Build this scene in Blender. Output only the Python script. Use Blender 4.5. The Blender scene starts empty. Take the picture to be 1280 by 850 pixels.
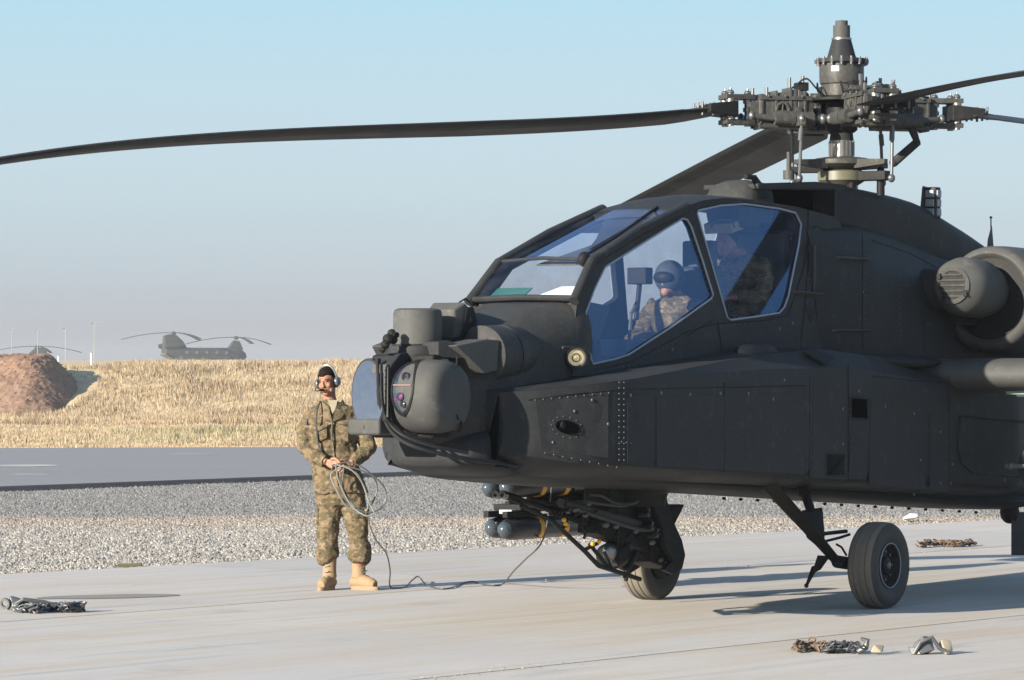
import bpy, bmesh, math, random
import numpy as np
from mathutils import Vector, Matrix, Euler, noise
random.seed(7); np.random.seed(7)
R = math.radians
scn = bpy.context.scene
COL = scn.collection

# ------------------------------------------------------------------ camera, sky, sun, exposure
FPX, HZ, CH = 4650.0, 465.0, 1.78          # focal length in photo pixels, horizon row, eye height
cam_d = bpy.data.cameras.new('camera'); cam = bpy.data.objects.new('camera', cam_d); COL.objects.link(cam)
cam.location = (0, 0, CH); cam.rotation_euler = (R(90), 0, 0)
cam_d.sensor_width = 36.0; cam_d.lens = FPX / 1280 * 36.0; cam_d.shift_y = (HZ - 425) / 1280
cam_d.clip_start = 0.5; cam_d.clip_end = 9000
scn.camera = cam
scn.render.resolution_x, scn.render.resolution_y = 1024, 680
SUN_EL, SUN_PHI = R(17.0), R(44.0)
to_sun = Vector((-math.cos(SUN_PHI) * math.cos(SUN_EL), -math.sin(SUN_PHI) * math.cos(SUN_EL), math.sin(SUN_EL)))
W = bpy.data.worlds.new('World'); scn.world = W; W.use_nodes = True
nt = W.node_tree; nt.nodes.clear()
wo = nt.nodes.new('ShaderNodeOutputWorld'); bg = nt.nodes.new('ShaderNodeBackground')
sky = nt.nodes.new('ShaderNodeTexSky'); sky.sky_type = 'NISHITA'; sky.sun_disc = False
sky.sun_elevation = SUN_EL; sky.sun_rotation = math.atan2(to_sun.x, to_sun.y)
sky.air_density = 1.0; sky.dust_density = 1.2; sky.ozone_density = 1.5; sky.altitude = 400
bg.inputs['Strength'].default_value = 0.125
# low dust band that thins out upwards, the same all round the horizon
wc = nt.nodes.new('ShaderNodeTexCoord'); wsx = nt.nodes.new('ShaderNodeSeparateXYZ'); nt.links.new(wc.outputs['Generated'], wsx.inputs[0])
wr = nt.nodes.new('ShaderNodeValToRGB'); we = wr.color_ramp.elements
DUST = [(0.0, (0.160, 0.165, 0.182)), (0.010, (0.172, 0.180, 0.198)), (0.030, (0.192, 0.226, 0.256)), (0.052, (0.205, 0.258, 0.292)), (0.075, (0.200, 0.266, 0.308)), (0.100, (0.175, 0.272, 0.326)), (0.30, (0.115, 0.20, 0.30)), (1.0, (0.04, 0.085, 0.17))]
while len(we) < len(DUST): we.new(0.5)
for _i, (_p, _c) in enumerate(DUST): we[_i].position = _p; we[_i].color = (*[x / 0.125 * 1.0 if False else x for x in _c], 1)
nt.links.new(wsx.outputs['Z'], wr.inputs[0])
wg = nt.nodes.new('ShaderNodeVectorMath'); wg.operation = 'SCALE'; wg.inputs['Scale'].default_value = 1 / 0.125; nt.links.new(wr.outputs[0], wg.inputs[0])
wf = nt.nodes.new('ShaderNodeMapRange'); wf.inputs[1].default_value = 0.12; wf.inputs[2].default_value = 0.55; wf.inputs[3].default_value = 0.95; wf.inputs[4].default_value = 0.30; nt.links.new(wsx.outputs['Z'], wf.inputs[0])
wm = nt.nodes.new('ShaderNodeMix'); wm.data_type = 'RGBA'; nt.links.new(wf.outputs[0], wm.inputs[0]); nt.links.new(sky.outputs[0], wm.inputs[6]); nt.links.new(wg.outputs[0], wm.inputs[7])
nt.links.new(wm.outputs[2], bg.inputs['Color']); nt.links.new(bg.outputs[0], wo.inputs['Surface'])
sl = bpy.data.lights.new('sun', 'SUN'); sl.energy = 5.0; sl.angle = R(0.5); sl.color = (1.0, 0.90, 0.76)
so = bpy.data.objects.new('sun', sl); COL.objects.link(so)
so.rotation_euler = to_sun.to_track_quat('Z', 'Y').to_euler()
scn.view_settings.view_transform = 'Standard'; scn.view_settings.look = 'None'
scn.view_settings.gamma = 1.0; scn.view_settings.use_curve_mapping = False
scn.view_settings.exposure = 1.35
scn.render.engine = 'CYCLES'

# ------------------------------------------------------------------ geometry of the place
HA = R(57.0)                                   # the helicopter's axis against the picture plane
FX, FD = -math.cos(HA), -math.sin(HA)          # forward
LX, LD = math.sin(HA), -math.cos(HA)           # left side
OX, OD = 1.94, 28.6                            # ground point between the main wheels
def hp(u, v, l):
    """point of the helicopter (forward, left, up) seen at photo pixel u,v on the fore-and-aft plane l metres left of its axis"""
    k = (u - 640) / FPX
    a = (k * (OD + LD * l) - OX - LX * l) / (FX - k * FD)
    d = OD + LD * l + FD * a
    return Vector((a, l, CH - (v - HZ) / FPX * d))
def hs(u, v, fl, n=60):
    l = 0.5
    for _ in range(n):
        p = hp(u, v, l); l = .65 * l + .35 * fl(p.x, p.z)
    return hp(u, v, l)
def gp(u, v):
    d = FPX * CH / (v - HZ)
    return Vector(((u - 640) / FPX * d, d, 0))
def dp(u, v, d): return Vector(((u - 640) / FPX * d, d, CH - (v - HZ) / FPX * d))

# ------------------------------------------------------------------ materials
def new_mat(name):
    m = bpy.data.materials.new(name); m.use_nodes = True
    n = m.node_tree; b = n.nodes['Principled BSDF']
    return m, n, b
def tex_noise(n, scale, detail=4, rough=0.6, vec=None, coord='Object'):
    if vec is None:
        tc = n.nodes.new('ShaderNodeTexCoord'); vec = tc.outputs[coord]
    t = n.nodes.new('ShaderNodeTexNoise'); t.inputs['Scale'].default_value = scale
    t.inputs['Detail'].default_value = detail; t.inputs['Roughness'].default_value = rough
    n.links.new(vec, t.inputs['Vector']); return t
def ramp(n, src, stops):
    r = n.nodes.new('ShaderNodeValToRGB'); e = r.color_ramp.elements
    while len(e) < len(stops): e.new(0.5)
    for i, (p, c) in enumerate(stops):
        e[i].position = p; e[i].color = (*c, 1) if len(c) == 3 else c
    n.links.new(src, r.inputs[0]); return r
def mixc(n, fac, a, b, mode='MIX'):
    x = n.nodes.new('ShaderNodeMix'); x.data_type = 'RGBA'; x.blend_type = mode
    for k, s in ((0, fac), (6, a), (7, b)):
        if hasattr(s, 'is_linked'): n.links.new(s, x.inputs[k])
        elif k == 0: x.inputs[0].default_value = s
        else: x.inputs[k].default_value = (*s, 1)
    return x.outputs[2]
def bump(n, b, src, strength=0.2, dist=0.01):
    u = n.nodes.new('ShaderNodeBump'); u.inputs['Strength'].default_value = strength; u.inputs['Distance'].default_value = dist
    n.links.new(src, u.inputs['Height']); n.links.new(u.outputs[0], b.inputs['Normal']); return u
def sc(c, k): return tuple(min(1, x * k) for x in c)
def paint(name, col, rough=0.5, dust=(0.16, 0.135, 0.105), dustamt=0.25, metal=0.0, bscale=60, bstr=0.1, spec=0.5):
    m, n, b = new_mat(name)
    tc = n.nodes.new('ShaderNodeTexCoord')
    n1 = tex_noise(n, 3.1, 6, 0.65, tc.outputs['Object']); n2 = tex_noise(n, 38, 5, 0.7, tc.outputs['Object'])
    c = mixc(n, ramp(n, n1.outputs[0], [(0.3, (0, 0, 0)), (0.75, (1, 1, 1))]).outputs[0], sc(col, 0.78), sc(col, 1.22))
    sp = ramp(n, n2.outputs[0], [(0.52, (0, 0, 0)), (0.78, (dustamt,) * 3)])
    c = mixc(n, sp.outputs[0], c, dust)
    mp = n.nodes.new('ShaderNodeMapping'); mp.inputs['Scale'].default_value = (14, 14, 1.2); n.links.new(tc.outputs['Object'], mp.inputs[0])
    n3 = tex_noise(n, 1.5, 5, 0.6, mp.outputs[0])
    c = mixc(n, ramp(n, n3.outputs[0], [(0.55, (0, 0, 0)), (0.85, (dustamt * .8,) * 3)]).outputs[0], c, sc(dust, 0.8))
    nw = tex_noise(n, 9, 9, 0.72, tc.outputs['Object']); c = mixc(n, ramp(n, nw.outputs[0], [(0.57, (0, 0, 0)), (0.66, (0.42,) * 3)]).outputs[0], c, tuple(x * 2.0 + .012 for x in col))
    nv = tex_noise(n, 0.9, 3, 0.5, tc.outputs['Object']); c = mixc(n, ramp(n, nv.outputs[0], [(0.42, (0, 0, 0)), (0.6, (0.35,) * 3)]).outputs[0], c, sc(col, .62))
    n.links.new(c, b.inputs['Base Color'])
    rr = ramp(n, n1.outputs[0], [(0.3, (rough * .85,) * 3), (0.8, (min(1, rough * 1.2),) * 3)]); n.links.new(rr.outputs[0], b.inputs['Roughness'])
    b.inputs['Metallic'].default_value = metal; b.inputs['Specular IOR Level'].default_value = spec
    n4 = tex_noise(n, bscale, 3, 0.6, tc.outputs['Object']); bump(n, b, n4.outputs[0], bstr, 0.004)
    return m
def plain(name, col, rough=0.6, metal=0.0, spec=0.5, emit=None):
    m, n, b = new_mat(name)
    t = tex_noise(n, 25, 4); c = mixc(n, t.outputs[0], sc(col, .8), sc(col, 1.2)); n.links.new(c, b.inputs['Base Color'])
    b.inputs['Roughness'].default_value = rough; b.inputs['Metallic'].default_value = metal; b.inputs['Specular IOR Level'].default_value = spec
    if emit: b.inputs['Emission Color'].default_value = (*emit[0], 1); b.inputs['Emission Strength'].default_value = emit[1]
    return m
M = {}
M['body'] = paint('dark_green_grey_paint', (0.0255, 0.0275, 0.0295), 0.56, dustamt=0.13, spec=0.09)
M['nose'] = paint('dusty_nose_paint', (0.038, 0.040, 0.040), 0.6, dustamt=0.34, spec=0.10)
M['body_aft'] = M['body']
M['grey'] = paint('worn_grey_paint', (0.066, 0.068, 0.066), 0.6, spec=0.12, dustamt=0.22)
M['blade'] = paint('rotor_blade_paint', (0.026, 0.027, 0.028), 0.5, spec=0.15, dustamt=0.12)
M['black'] = paint('flat_black_paint', (0.012, 0.0125, 0.013), 0.55, spec=0.12, dustamt=0.12)
M['interior'] = plain('cockpit_black', (0.02, 0.022, 0.026), 0.7)
M['seat'] = plain('cockpit_seat_grey', (0.026, 0.036, 0.05), 0.8)
M['steel'] = plain('bare_steel', (0.24, 0.235, 0.22), 0.38, 0.9)
M['hub'] = paint('rotor_hub_paint', (0.042, 0.043, 0.041), 0.5, spec=0.25, dustamt=0.5, dust=(0.20, 0.18, 0.14))
M['olive'] = paint('pale_olive_casting', (0.11, 0.11, 0.075), 0.45)
M['missile'] = paint('missile_black', (0.010, 0.013, 0.017), 0.3, dustamt=0.15)
M['yellow'] = plain('yellow_band_paint', (0.80, 0.40, 0.03), 0.45)
M['white'] = plain('white_paint', (0.72, 0.72, 0.70), 0.45)
M['recess_shade'] = plain('recess_shade_black', (0.0015, 0.0015, 0.0018), 1.0, 0, 0.0)  # near-black colour stands in for the shade inside openings
M['dull'] = plain('painted_rivet', (0.065, 0.068, 0.07), 0.5, 0.2)
M['paper'] = plain('paper_white', (0.8, 0.8, 0.78), 0.8)
M['teal'] = plain('green_folder', (0.03, 0.11, 0.09), 0.5)
M['rivet'] = plain('worn_rivet_metal', (0.10, 0.105, 0.11), 0.4, 0.5)
M['seal'] = plain('grey_window_seal', (0.25, 0.28, 0.33), 0.5)
M['lamp'] = plain('lamp_reflector', (0.75, 0.62, 0.38), 0.15, 0.8)
M['lens'] = None
M['mint'] = plain('pale_green_tape', (0.22, 0.34, 0.27), 0.5)
M['cable'] = plain('grey_green_cable', (0.05, 0.055, 0.05), 0.5)
M['cable_pale'] = plain('pale_cable', (0.15, 0.155, 0.14), 0.5)
M['pink'] = plain('pale_pink_edge', (0.30, 0.17, 0.18), .3)
M['red'] = plain('red_stripe', (0.4, 0.03, 0.03), 0.6)
def rubber():
    m, n, b = new_mat('dusty_tyre_rubber')
    tc = n.nodes.new('ShaderNodeTexCoord'); t = tex_noise(n, 6, 5, 0.6, tc.outputs['Object'])
    n.links.new(mixc(n, t.outputs[0], (0.022, 0.022, 0.022), (0.05, 0.047, 0.042)), b.inputs['Base Color']); b.inputs['Roughness'].default_value = 0.75
    bump(n, b, tex_noise(n, 90, 3, .6, tc.outputs['Object']).outputs[0], .15, .003); return m
M['rubber'] = rubber()
M['tread'] = plain('dusty_tyre_tread', (0.135, 0.12, 0.098), 0.9)
def glass(name, gcol=(0.17, 0.31, 0.62, 1), tint=(0.95, 0.97, 1.0), refl=0.16, haze=0.040, hazecol=(0.20, 0.23, 0.30)):
    m = bpy.data.materials.new(name); m.use_nodes = True; n = m.node_tree; n.nodes.clear()
    o = n.nodes.new('ShaderNodeOutputMaterial'); t = n.nodes.new('ShaderNodeBsdfTransparent'); t.inputs[0].default_value = (*tint, 1)
    g = n.nodes.new('ShaderNodeBsdfGlossy'); g.inputs['Roughness'].default_value = 0.02; g.inputs[0].default_value = gcol
    d = n.nodes.new('ShaderNodeBsdfDiffuse'); d.inputs[0].default_value = (*hazecol, 1)
    fr = n.nodes.new('ShaderNodeLayerWeight'); pw = n.nodes.new('ShaderNodeMath'); pw.operation = 'POWER'; pw.inputs[1].default_value = 4.0 + 1.5 * (refl < .04); n.links.new(fr.outputs['Facing'], pw.inputs[0])
    mr = n.nodes.new('ShaderNodeMath'); mr.operation = 'ADD'; mr.inputs[1].default_value = refl; mr.use_clamp = True; n.links.new(pw.outputs[0], mr.inputs[0])
    m1 = n.nodes.new('ShaderNodeMixShader'); n.links.new(mr.outputs[0], m1.inputs[0]); n.links.new(t.outputs[0], m1.inputs[1]); n.links.new(g.outputs[0], m1.inputs[2])
    ns = tex_noise(n, 5, 5, .6); rp = ramp(n, ns.outputs[0], [(0.42, (haze * .35,) * 3), (0.62, (haze * 2.4,) * 3)])
    m2 = n.nodes.new('ShaderNodeMixShader'); n.links.new(rp.outputs[0], m2.inputs[0]); n.links.new(m1.outputs[0], m2.inputs[1]); n.links.new(d.outputs[0], m2.inputs[2])
    n.links.new(m2.outputs[0], o.inputs[0]); return m
M['glass'] = glass('tinted_canopy_glass')
M['glass_clear'] = glass('clear_windshield_glass', (0.50, 0.68, 1.0, 1), (0.86, 0.90, 0.95), 0.03, 0.02)
def lensmat():
    m, n, b = new_mat('coated_sensor_lens'); tc = n.nodes.new('ShaderNodeTexCoord')
    v = n.nodes.new('ShaderNodeTexNoise'); v.inputs['Scale'].default_value = 14; n.links.new(tc.outputs['Object'], v.inputs[0])
    r = ramp(n, v.outputs[0], [(0.40, (0.008, 0.006, 0.016)), (0.52, (0.012, 0.03, 0.035)), (0.60, (0.05, 0.012, 0.06)), (0.72, (0.22, 0.05, 0.17))])
    n.links.new(r.outputs[0], b.inputs['Base Color']); b.inputs['Roughness'].default_value = 0.06; b.inputs['Coat Weight'].default_value = 1.0
    return m
M['lens'] = lensmat()
M['mirror'] = plain('coated_infrared_window', (0.30, 0.41, 0.62), 0.08, 1.0)
def camo(name='camouflage_cloth', cols=((0.150, 0.110, 0.066), (0.085, 0.071, 0.041), (0.18, 0.145, 0.095), (0.048, 0.034, 0.024)), s=1.6):
    m, n, b = new_mat(name); tc = n.nodes.new('ShaderNodeTexCoord')
    mp = n.nodes.new('ShaderNodeMapping'); mp.inputs['Scale'].default_value = (1.0 * s, 1.0 * s, 1.7 * s); n.links.new(tc.outputs['Object'], mp.inputs[0])
    a = tex_noise(n, 7, 3, .6, mp.outputs[0]); c_ = tex_noise(n, 12, 4, .6, mp.outputs[0]); d = tex_noise(n, 21, 4, .7, mp.outputs[0])
    x = mixc(n, ramp(n, a.outputs[0], [(0.44, (0, 0, 0)), (0.52, (1, 1, 1))]).outputs[0], cols[0], cols[1])
    x = mixc(n, ramp(n, c_.outputs[0], [(0.56, (0, 0, 0)), (0.60, (1, 1, 1))]).outputs[0], x, cols[2])
    x = mixc(n, ramp(n, d.outputs[0], [(0.58, (0, 0, 0)), (0.62, (1, 1, 1))]).outputs[0], x, cols[3])
    n.links.new(x, b.inputs['Base Color']); b.inputs['Roughness'].default_value = 0.9; b.inputs['Specular IOR Level'].default_value = 0.15
    bump(n, b, tex_noise(n, 28, 4, .6, tc.outputs['Object']).outputs[0], .5, .02); return m
M['camo'] = camo()
M['skin'] = plain('skin', (0.26, 0.125, 0.078), 0.5, 0, 0.4)
M['skin_lip'] = plain('lips', (0.24, 0.09, 0.07), 0.5)
M['hair'] = plain('short_black_hair', (0.011, 0.008, 0.006), 0.95, 0, 0.05)
M['shirt'] = plain('sand_undershirt', (0.24, 0.21, 0.15), 0.9)
M['boot'] = plain('tan_suede', (0.24, 0.165, 0.095), 0.85)
M['sole'] = plain('boot_sole_tan', (0.22, 0.16, 0.10), 0.8)
M['eye'] = plain('eye_dark', (0.02, 0.015, 0.012), 0.3)
M['silver'] = plain('headset_silver', (0.11, 0.135, 0.15), 0.35, 0.4)
M['strapm'] = plain('dark_strap', (0.035, 0.04, 0.035), 0.8)
M['rust'] = plain('rusty_chain_steel', (0.13, 0.092, 0.065), 0.7, 0.3)
M['chain'] = plain('grey_chain_steel', (0.10, 0.105, 0.11), 0.5, 0.6)
M['tan_paint'] = plain('tan_fabric', (0.27, 0.235, 0.17), 0.8)

# ------------------------------------------------------------------ mesh helpers
class MB:
    def __init__(s, Mx=None): s.v = []; s.f = []; s.M = Mx
    def add(s, vs, fs):
        o = len(s.v)
        for p in vs:
            p = Vector(p); s.v.append(s.M @ p if s.M else p)
        for f in fs: s.f.append([i + o for i in f])
        return s
    def box(s, c, size, rot=None, taper=1.0):
        x, y, z = [k / 2 for k in size]; c = Vector(c)
        Rm = Euler(rot).to_matrix() if rot is not None and not isinstance(rot, Matrix) else rot
        vs = []
        for dz in (-1, 1):
            t = taper if dz > 0 else 1
            for dx, dy in ((-1, -1), (1, -1), (1, 1), (-1, 1)):
                p = Vector((dx * x * t, dy * y * t, dz * z)); vs.append(c + (Rm @ p if Rm else p))
        return s.add(vs, [(3, 2, 1, 0), (4, 5, 6, 7), (0, 1, 5, 4), (1, 2, 6, 5), (2, 3, 7, 6), (3, 0, 4, 7)])
    def loft(s, rings, close=True, caps=True):
        n = len(rings[0]); vs = [p for r in rings for p in r]; fs = []
        for i in range(len(rings) - 1):
            for j in range(n if close else n - 1):
                k = (j + 1) % n
                fs.append((i * n + j, i * n + k, (i + 1) * n + k, (i + 1) * n + j))
        if caps: fs.append(tuple(range(n))[::-1]); fs.append(tuple((len(rings) - 1) * n + j for j in range(n)))
        return s.add(vs, fs)
    def tube(s, pts, r, n=8, caps=True, flat=1.0):
        pts = [Vector(p) for p in pts]; m = len(pts)
        rs = r if isinstance(r, (list, tuple)) else [r] * m
        rings = []; up = None
        for i in range(m):
            t = (pts[min(i + 1, m - 1)] - pts[max(i - 1, 0)]).normalized()
            if up is None:
                up = Vector((0, 0, 1)) if abs(t.z) < 0.9 else Vector((1, 0, 0))
            up = (up - t * up.dot(t)).normalized(); sd = t.cross(up)
            rings.append([pts[i] + (sd * math.cos(2 * math.pi * k / n) + up * math.sin(2 * math.pi * k / n) * flat) * rs[i] for k in range(n)])
        return s.loft(rings, True, caps)
    def cyl(s, p0, p1, r0, r1=None, n=16):
        return s.tube([p0, p1], [r0, r0 if r1 is None else r1], n)
    def ring(s, prof, c=(0, 0, 0), axis=(0, 0, 1), n=24):
        return s.lathe(list(prof) + [prof[0]], c, axis, n, False)
    def lathe(s, prof, c=(0, 0, 0), axis=(0, 0, 1), n=24, caps=True):
        c = Vector(c); q = Vector(axis).normalized().to_track_quat('Z', 'Y').to_matrix()
        rings = [[c + q @ Vector((r * math.cos(2 * math.pi * k / n), r * math.sin(2 * math.pi * k / n), h)) for k in range(n)] for r, h in prof]
        return s.loft(rings, True, caps)
    def ell(s, c, rad, rot=None, nu=16, nv=10, p=2.0):
        c = Vector(c); Rm = Euler(rot).to_matrix() if rot is not None else Matrix.Identity(3)
        def sp(x): return math.copysign(abs(x) ** (2 / p), x)
        rings = []
        for i in range(1, nv):
            ph = math.pi * i / nv
            rings.append([c + Rm @ Vector((rad[0] * sp(math.sin(ph)) * sp(math.cos(2 * math.pi * k / nu)), rad[1] * sp(math.sin(ph)) * sp(math.sin(2 * math.pi * k / nu)), -rad[2] * sp(math.cos(ph)))) for k in range(nu)])
        n0 = len(s.v); s.loft(rings, True, False)
        o = len(rings) * nu
        s.add([c + Rm @ Vector((0, 0, -rad[2])), c + Rm @ Vector((0, 0, rad[2]))], [])
        b = n0 + o
        for k in range(nu):
            s.f.append([n0 + (k + 1) % nu, n0 + k, b]); q = n0 + (len(rings) - 1) * nu
            s.f.append([q + k, q + (k + 1) % nu, b + 1])
        return s
    def hull(s, pts):
        bm = bmesh.new()
        for p in pts: bm.verts.new(Vector(p))
        r = bmesh.ops.convex_hull(bm, input=bm.verts)
        bmesh.ops.delete(bm, geom=[g for g in r['geom_interior'] if isinstance(g, bmesh.types.BMVert)], context='VERTS')
        bm.verts.index_update()
        s.add([v.co.copy() for v in bm.verts], [[v.index for v in f.verts] for f in bm.faces]); bm.free(); return s
    def plate(s, poly, th):
        poly = [Vector(p) for p in poly]; th = Vector(th); n = len(poly)
        vs = poly + [p + th for p in poly]
        fs = [tuple(range(n))[::-1], tuple(range(n, 2 * n))] + [(i, (i + 1) % n, (i + 1) % n + n, i + n) for i in range(n)]
        return s.add(vs, fs)
    def mirror(s):
        n = len(s.v); s.v += [Vector((p.x, -p.y, p.z)) for p in s.v]; s.f += [[i + n for i in reversed(f)] for f in s.f]; return s
    def mesh(s, name):
        me = bpy.data.meshes.new(name); me.from_pydata([tuple(v) for v in s.v], [], s.f)
        bm = bmesh.new(); bm.from_mesh(me); bmesh.ops.recalc_face_normals(bm, faces=bm.faces); bm.to_mesh(me); bm.free()
        return me
    def build(s, name, mat, parent=None, smooth=35, bevel=None, kind=None, label=None, seg=2):
        me = s.mesh(name); me.materials.append(mat)
        if smooth: me.shade_smooth(); me.set_sharp_from_angle(angle=R(smooth))
        o = bpy.data.objects.new(name, me); COL.objects.link(o)
        if parent is not None: o.parent = parent
        if bevel:
            b = o.modifiers.new('bevel', 'BEVEL'); b.width = bevel; b.segments = seg; b.limit_method = 'ANGLE'; b.angle_limit = R(28)
            b.harden_normals = False
            me.shade_smooth(); me.set_sharp_from_angle(angle=R(180)); w = o.modifiers.new('wn', 'WEIGHTED_NORMAL')
        if kind: o['kind'] = kind
        if label: o['label'] = label
        return o
def tag(o, label=None, cat=None, group=None, kind=None):
    if label: o['label'] = label
    if cat: o['category'] = cat
    if group: o['group'] = group
    if kind: o['kind'] = kind
    return o
def thing(name, label, cat, loc=(0, 0, 0), rz=0, group=None):
    o = bpy.data.objects.new(name, None); COL.objects.link(o); o.location = loc; o.rotation_euler = (0, 0, rz)
    o.empty_display_size = 0.3
    return tag(o, label, cat, group)
def inst(src, parent, loc, rot=(0, 0, 0), scale=None, name=None):
    o = src.copy(); COL.objects.link(o); o.parent = parent; o.location = loc; o.rotation_euler = rot
    if scale: o.scale = scale
    return o
def copy_tree(o, parent=None):
    c = o.copy(); COL.objects.link(c); c.parent = parent
    for ch in o.children: copy_tree(ch, c)
    return c
def catmull(pts, n):
    """points (tuples of floats) -> smooth list, n steps per span"""
    P = [np.array(p, float) for p in pts]; out = []
    for i in range(len(P) - 1):
        p0 = P[i - 1] if i > 0 else 2 * P[0] - P[1]; p1, p2 = P[i], P[i + 1]; p3 = P[i + 2] if i + 2 < len(P) else 2 * P[-1] - P[-2]
        for k in range(n):
            t = k / n
            out.append(0.5 * (2 * p1 + (p2 - p0) * t + (2 * p0 - 5 * p1 + 4 * p2 - p3) * t * t + (3 * p1 - p0 - 3 * p2 + p3) * t ** 3))
    out.append(P[-1]); return out
def holed(name, outer, holes, to3d, mat, parent, thick=0.03, mirror=False):
    """flat outline with holes -> panel with thickness"""
    bm = bmesh.new()
    for loop in [outer] + holes:
        vs = [bm.verts.new(to3d(p)) for p in loop]
        for i in range(len(vs)): bm.edges.new((vs[i], vs[(i + 1) % len(vs)]))
    bmesh.ops.triangle_fill(bm, use_beauty=True, use_dissolve=False, edges=bm.edges[:])
    if mirror:
        for v in bm.verts: v.co.y = -v.co.y
    bmesh.ops.recalc_face_normals(bm, faces=bm.faces)
    sgn = -1 if mirror else 1
    if sum(f.normal.y for f in bm.faces) * sgn < 0: bmesh.ops.reverse_faces(bm, faces=bm.faces)
    me = bpy.data.meshes.new(name); bm.to_mesh(me); bm.free(); me.materials.append(mat)
    o = bpy.data.objects.new(name, me); COL.objects.link(o); o.parent = parent
    sd = o.modifiers.new('solid', 'SOLIDIFY'); sd.thickness = thick; sd.offset = -1
    return o
# ------------------------------------------------------------------ ground, apron, gravel, road
UA = R(53.0); US, UT = Vector((math.cos(UA), math.sin(UA), 0)), Vector((math.sin(UA), -math.cos(UA), 0))
def st(s, t, z=0): return US * s + UT * t + Vector((0, 0, z))
EDGE0, EDGE1 = Vector((-4.5, 32.72, 0)), Vector((6.23, 45.23, 0))
def edge_t(s):
    d0, d1 = EDGE0.dot(UT), EDGE1.dot(UT); s0, s1 = EDGE0.dot(US), EDGE1.dot(US)
    return d0 + (d1 - d0) * (s - s0) / (s1 - s0)
def concrete():
    m, n, b = new_mat('apron_concrete')
    tc = n.nodes.new('ShaderNodeTexCoord'); oi = n.nodes.new('ShaderNodeObjectInfo')
    mp = n.nodes.new('ShaderNodeMapping'); mp.inputs['Rotation'].default_value = (0, 0, -UA); n.links.new(tc.outputs['Object'], mp.inputs[0])
    mp2 = n.nodes.new('ShaderNodeMapping'); mp2.inputs['Scale'].default_value = (0.16, 1.6, 1); n.links.new(mp.outputs[0], mp2.inputs[0])
    big = tex_noise(n, 0.35, 5, .6, tc.outputs['Object']); strk = tex_noise(n, 1.3, 6, .65, mp2.outputs[0]); fine = tex_noise(n, 60, 4, .7, tc.outputs['Object']); mid = tex_noise(n, 6, 6, .7, tc.outputs['Object'])
    c = mixc(n, ramp(n, big.outputs[0], [(0.35, (0, 0, 0)), (0.65, (1, 1, 1))]).outputs[0], (0.415, 0.40, 0.38), (0.455, 0.428, 0.385))
    c = mixc(n, ramp(n, strk.outputs[0], [(0.46, (0, 0, 0)), (0.66, (0.8,) * 3)]).outputs[0], c, (0.40, 0.335, 0.255))
    c = mixc(n, ramp(n, strk.outputs[0], [(0.30, (.75,) * 3), (0.43, (0, 0, 0))]).outputs[0], c, (0.27, 0.26, 0.25))
    c = mixc(n, ramp(n, mid.outputs[0], [(0.60, (0, 0, 0)), (0.80, (.5,) * 3)]).outputs[0], c, (0.25, 0.24, 0.22))
    c = mixc(n, ramp(n, fine.outputs[0], [(0.3, (.35,) * 3), (0.6, (0, 0, 0))]).outputs[0], c, (0.25, 0.24, 0.22))
    mm = n.nodes.new('ShaderNodeMath'); mm.operation = 'MULTIPLY_ADD'; mm.inputs[1].default_value = 0.14; mm.inputs[2].default_value = 0.95; n.links.new(oi.outputs['Random'], mm.inputs[0])
    c = mixc(n, 1.0, c, mm.outputs[0], 'MULTIPLY')
    # fine cracks with a shape of their own
    vo = n.nodes.new('ShaderNodeTexVoronoi'); vo.feature = 'DISTANCE_TO_EDGE'; vo.inputs['Scale'].default_value = 0.13
    w = tex_noise(n, 1.6, 4, .6, tc.outputs['Object']); vv = n.nodes.new('ShaderNodeMixRGB'); vv.inputs[0].default_value = 0.35
    n.links.new(tc.outputs['Object'], vv.inputs[1]); n.links.new(w.outputs[1], vv.inputs[2]); n.links.new(vv.outputs[0], vo.inputs['Vector'])
    blot = tex_noise(n, 1.1, 7, .68, tc.outputs['Object']); c = mixc(n, ramp(n, blot.outputs[0], [(0.60, (0, 0, 0)), (0.72, (.45,) * 3)]).outputs[0], c, (0.24, 0.225, 0.20))
    mp3 = n.nodes.new('ShaderNodeMapping'); mp3.inputs['Scale'].default_value = (0.05, 5.5, 1); n.links.new(mp.outputs[0], mp3.inputs[0]); tr_ = tex_noise(n, 1.0, 4, .6, mp3.outputs[0])
    c = mixc(n, ramp(n, tr_.outputs[0], [(0.57, (0, 0, 0)), (0.66, (.38,) * 3)]).outputs[0], c, (0.27, 0.235, 0.19))
    pit = tex_noise(n, 170, 2, .5, tc.outputs['Object']); c = mixc(n, ramp(n, pit.outputs[0], [(0.33, (.6,) * 3), (0.40, (0, 0, 0))]).outputs[0], c, (0.16, 0.15, 0.14))
    n.links.new(c, b.inputs['Base Color']); b.inputs['Roughness'].default_value = 0.85; b.inputs['Specular IOR Level'].default_value = 0.3
    bump(n, b, mid.outputs[0], .25, .01); return m
M['concrete'] = concrete()
def ground_mat(name, c0, c1, s=8, c2=None):
    m, n, b = new_mat(name); tc = n.nodes.new('ShaderNodeTexCoord')
    t = tex_noise(n, s, 6, .7, tc.outputs['Object']); t2 = tex_noise(n, 0.25, 4, .6, tc.outputs['Object'])
    c = mixc(n, ramp(n, t.outputs[0], [(0.35, (0, 0, 0)), (0.65, (1, 1, 1))]).outputs[0], c0, c1)
    if c2: c = mixc(n, ramp(n, t2.outputs[0], [(0.45, (0, 0, 0)), (0.62, (.8,) * 3)]).outputs[0], c, c2)
    n.links.new(c, b.inputs['Base Color']); b.inputs['Roughness'].default_value = 0.95; b.inputs['Specular IOR Level'].default_value = 0.15
    bump(n, b, t.outputs[0], .6, .03); return m
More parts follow.
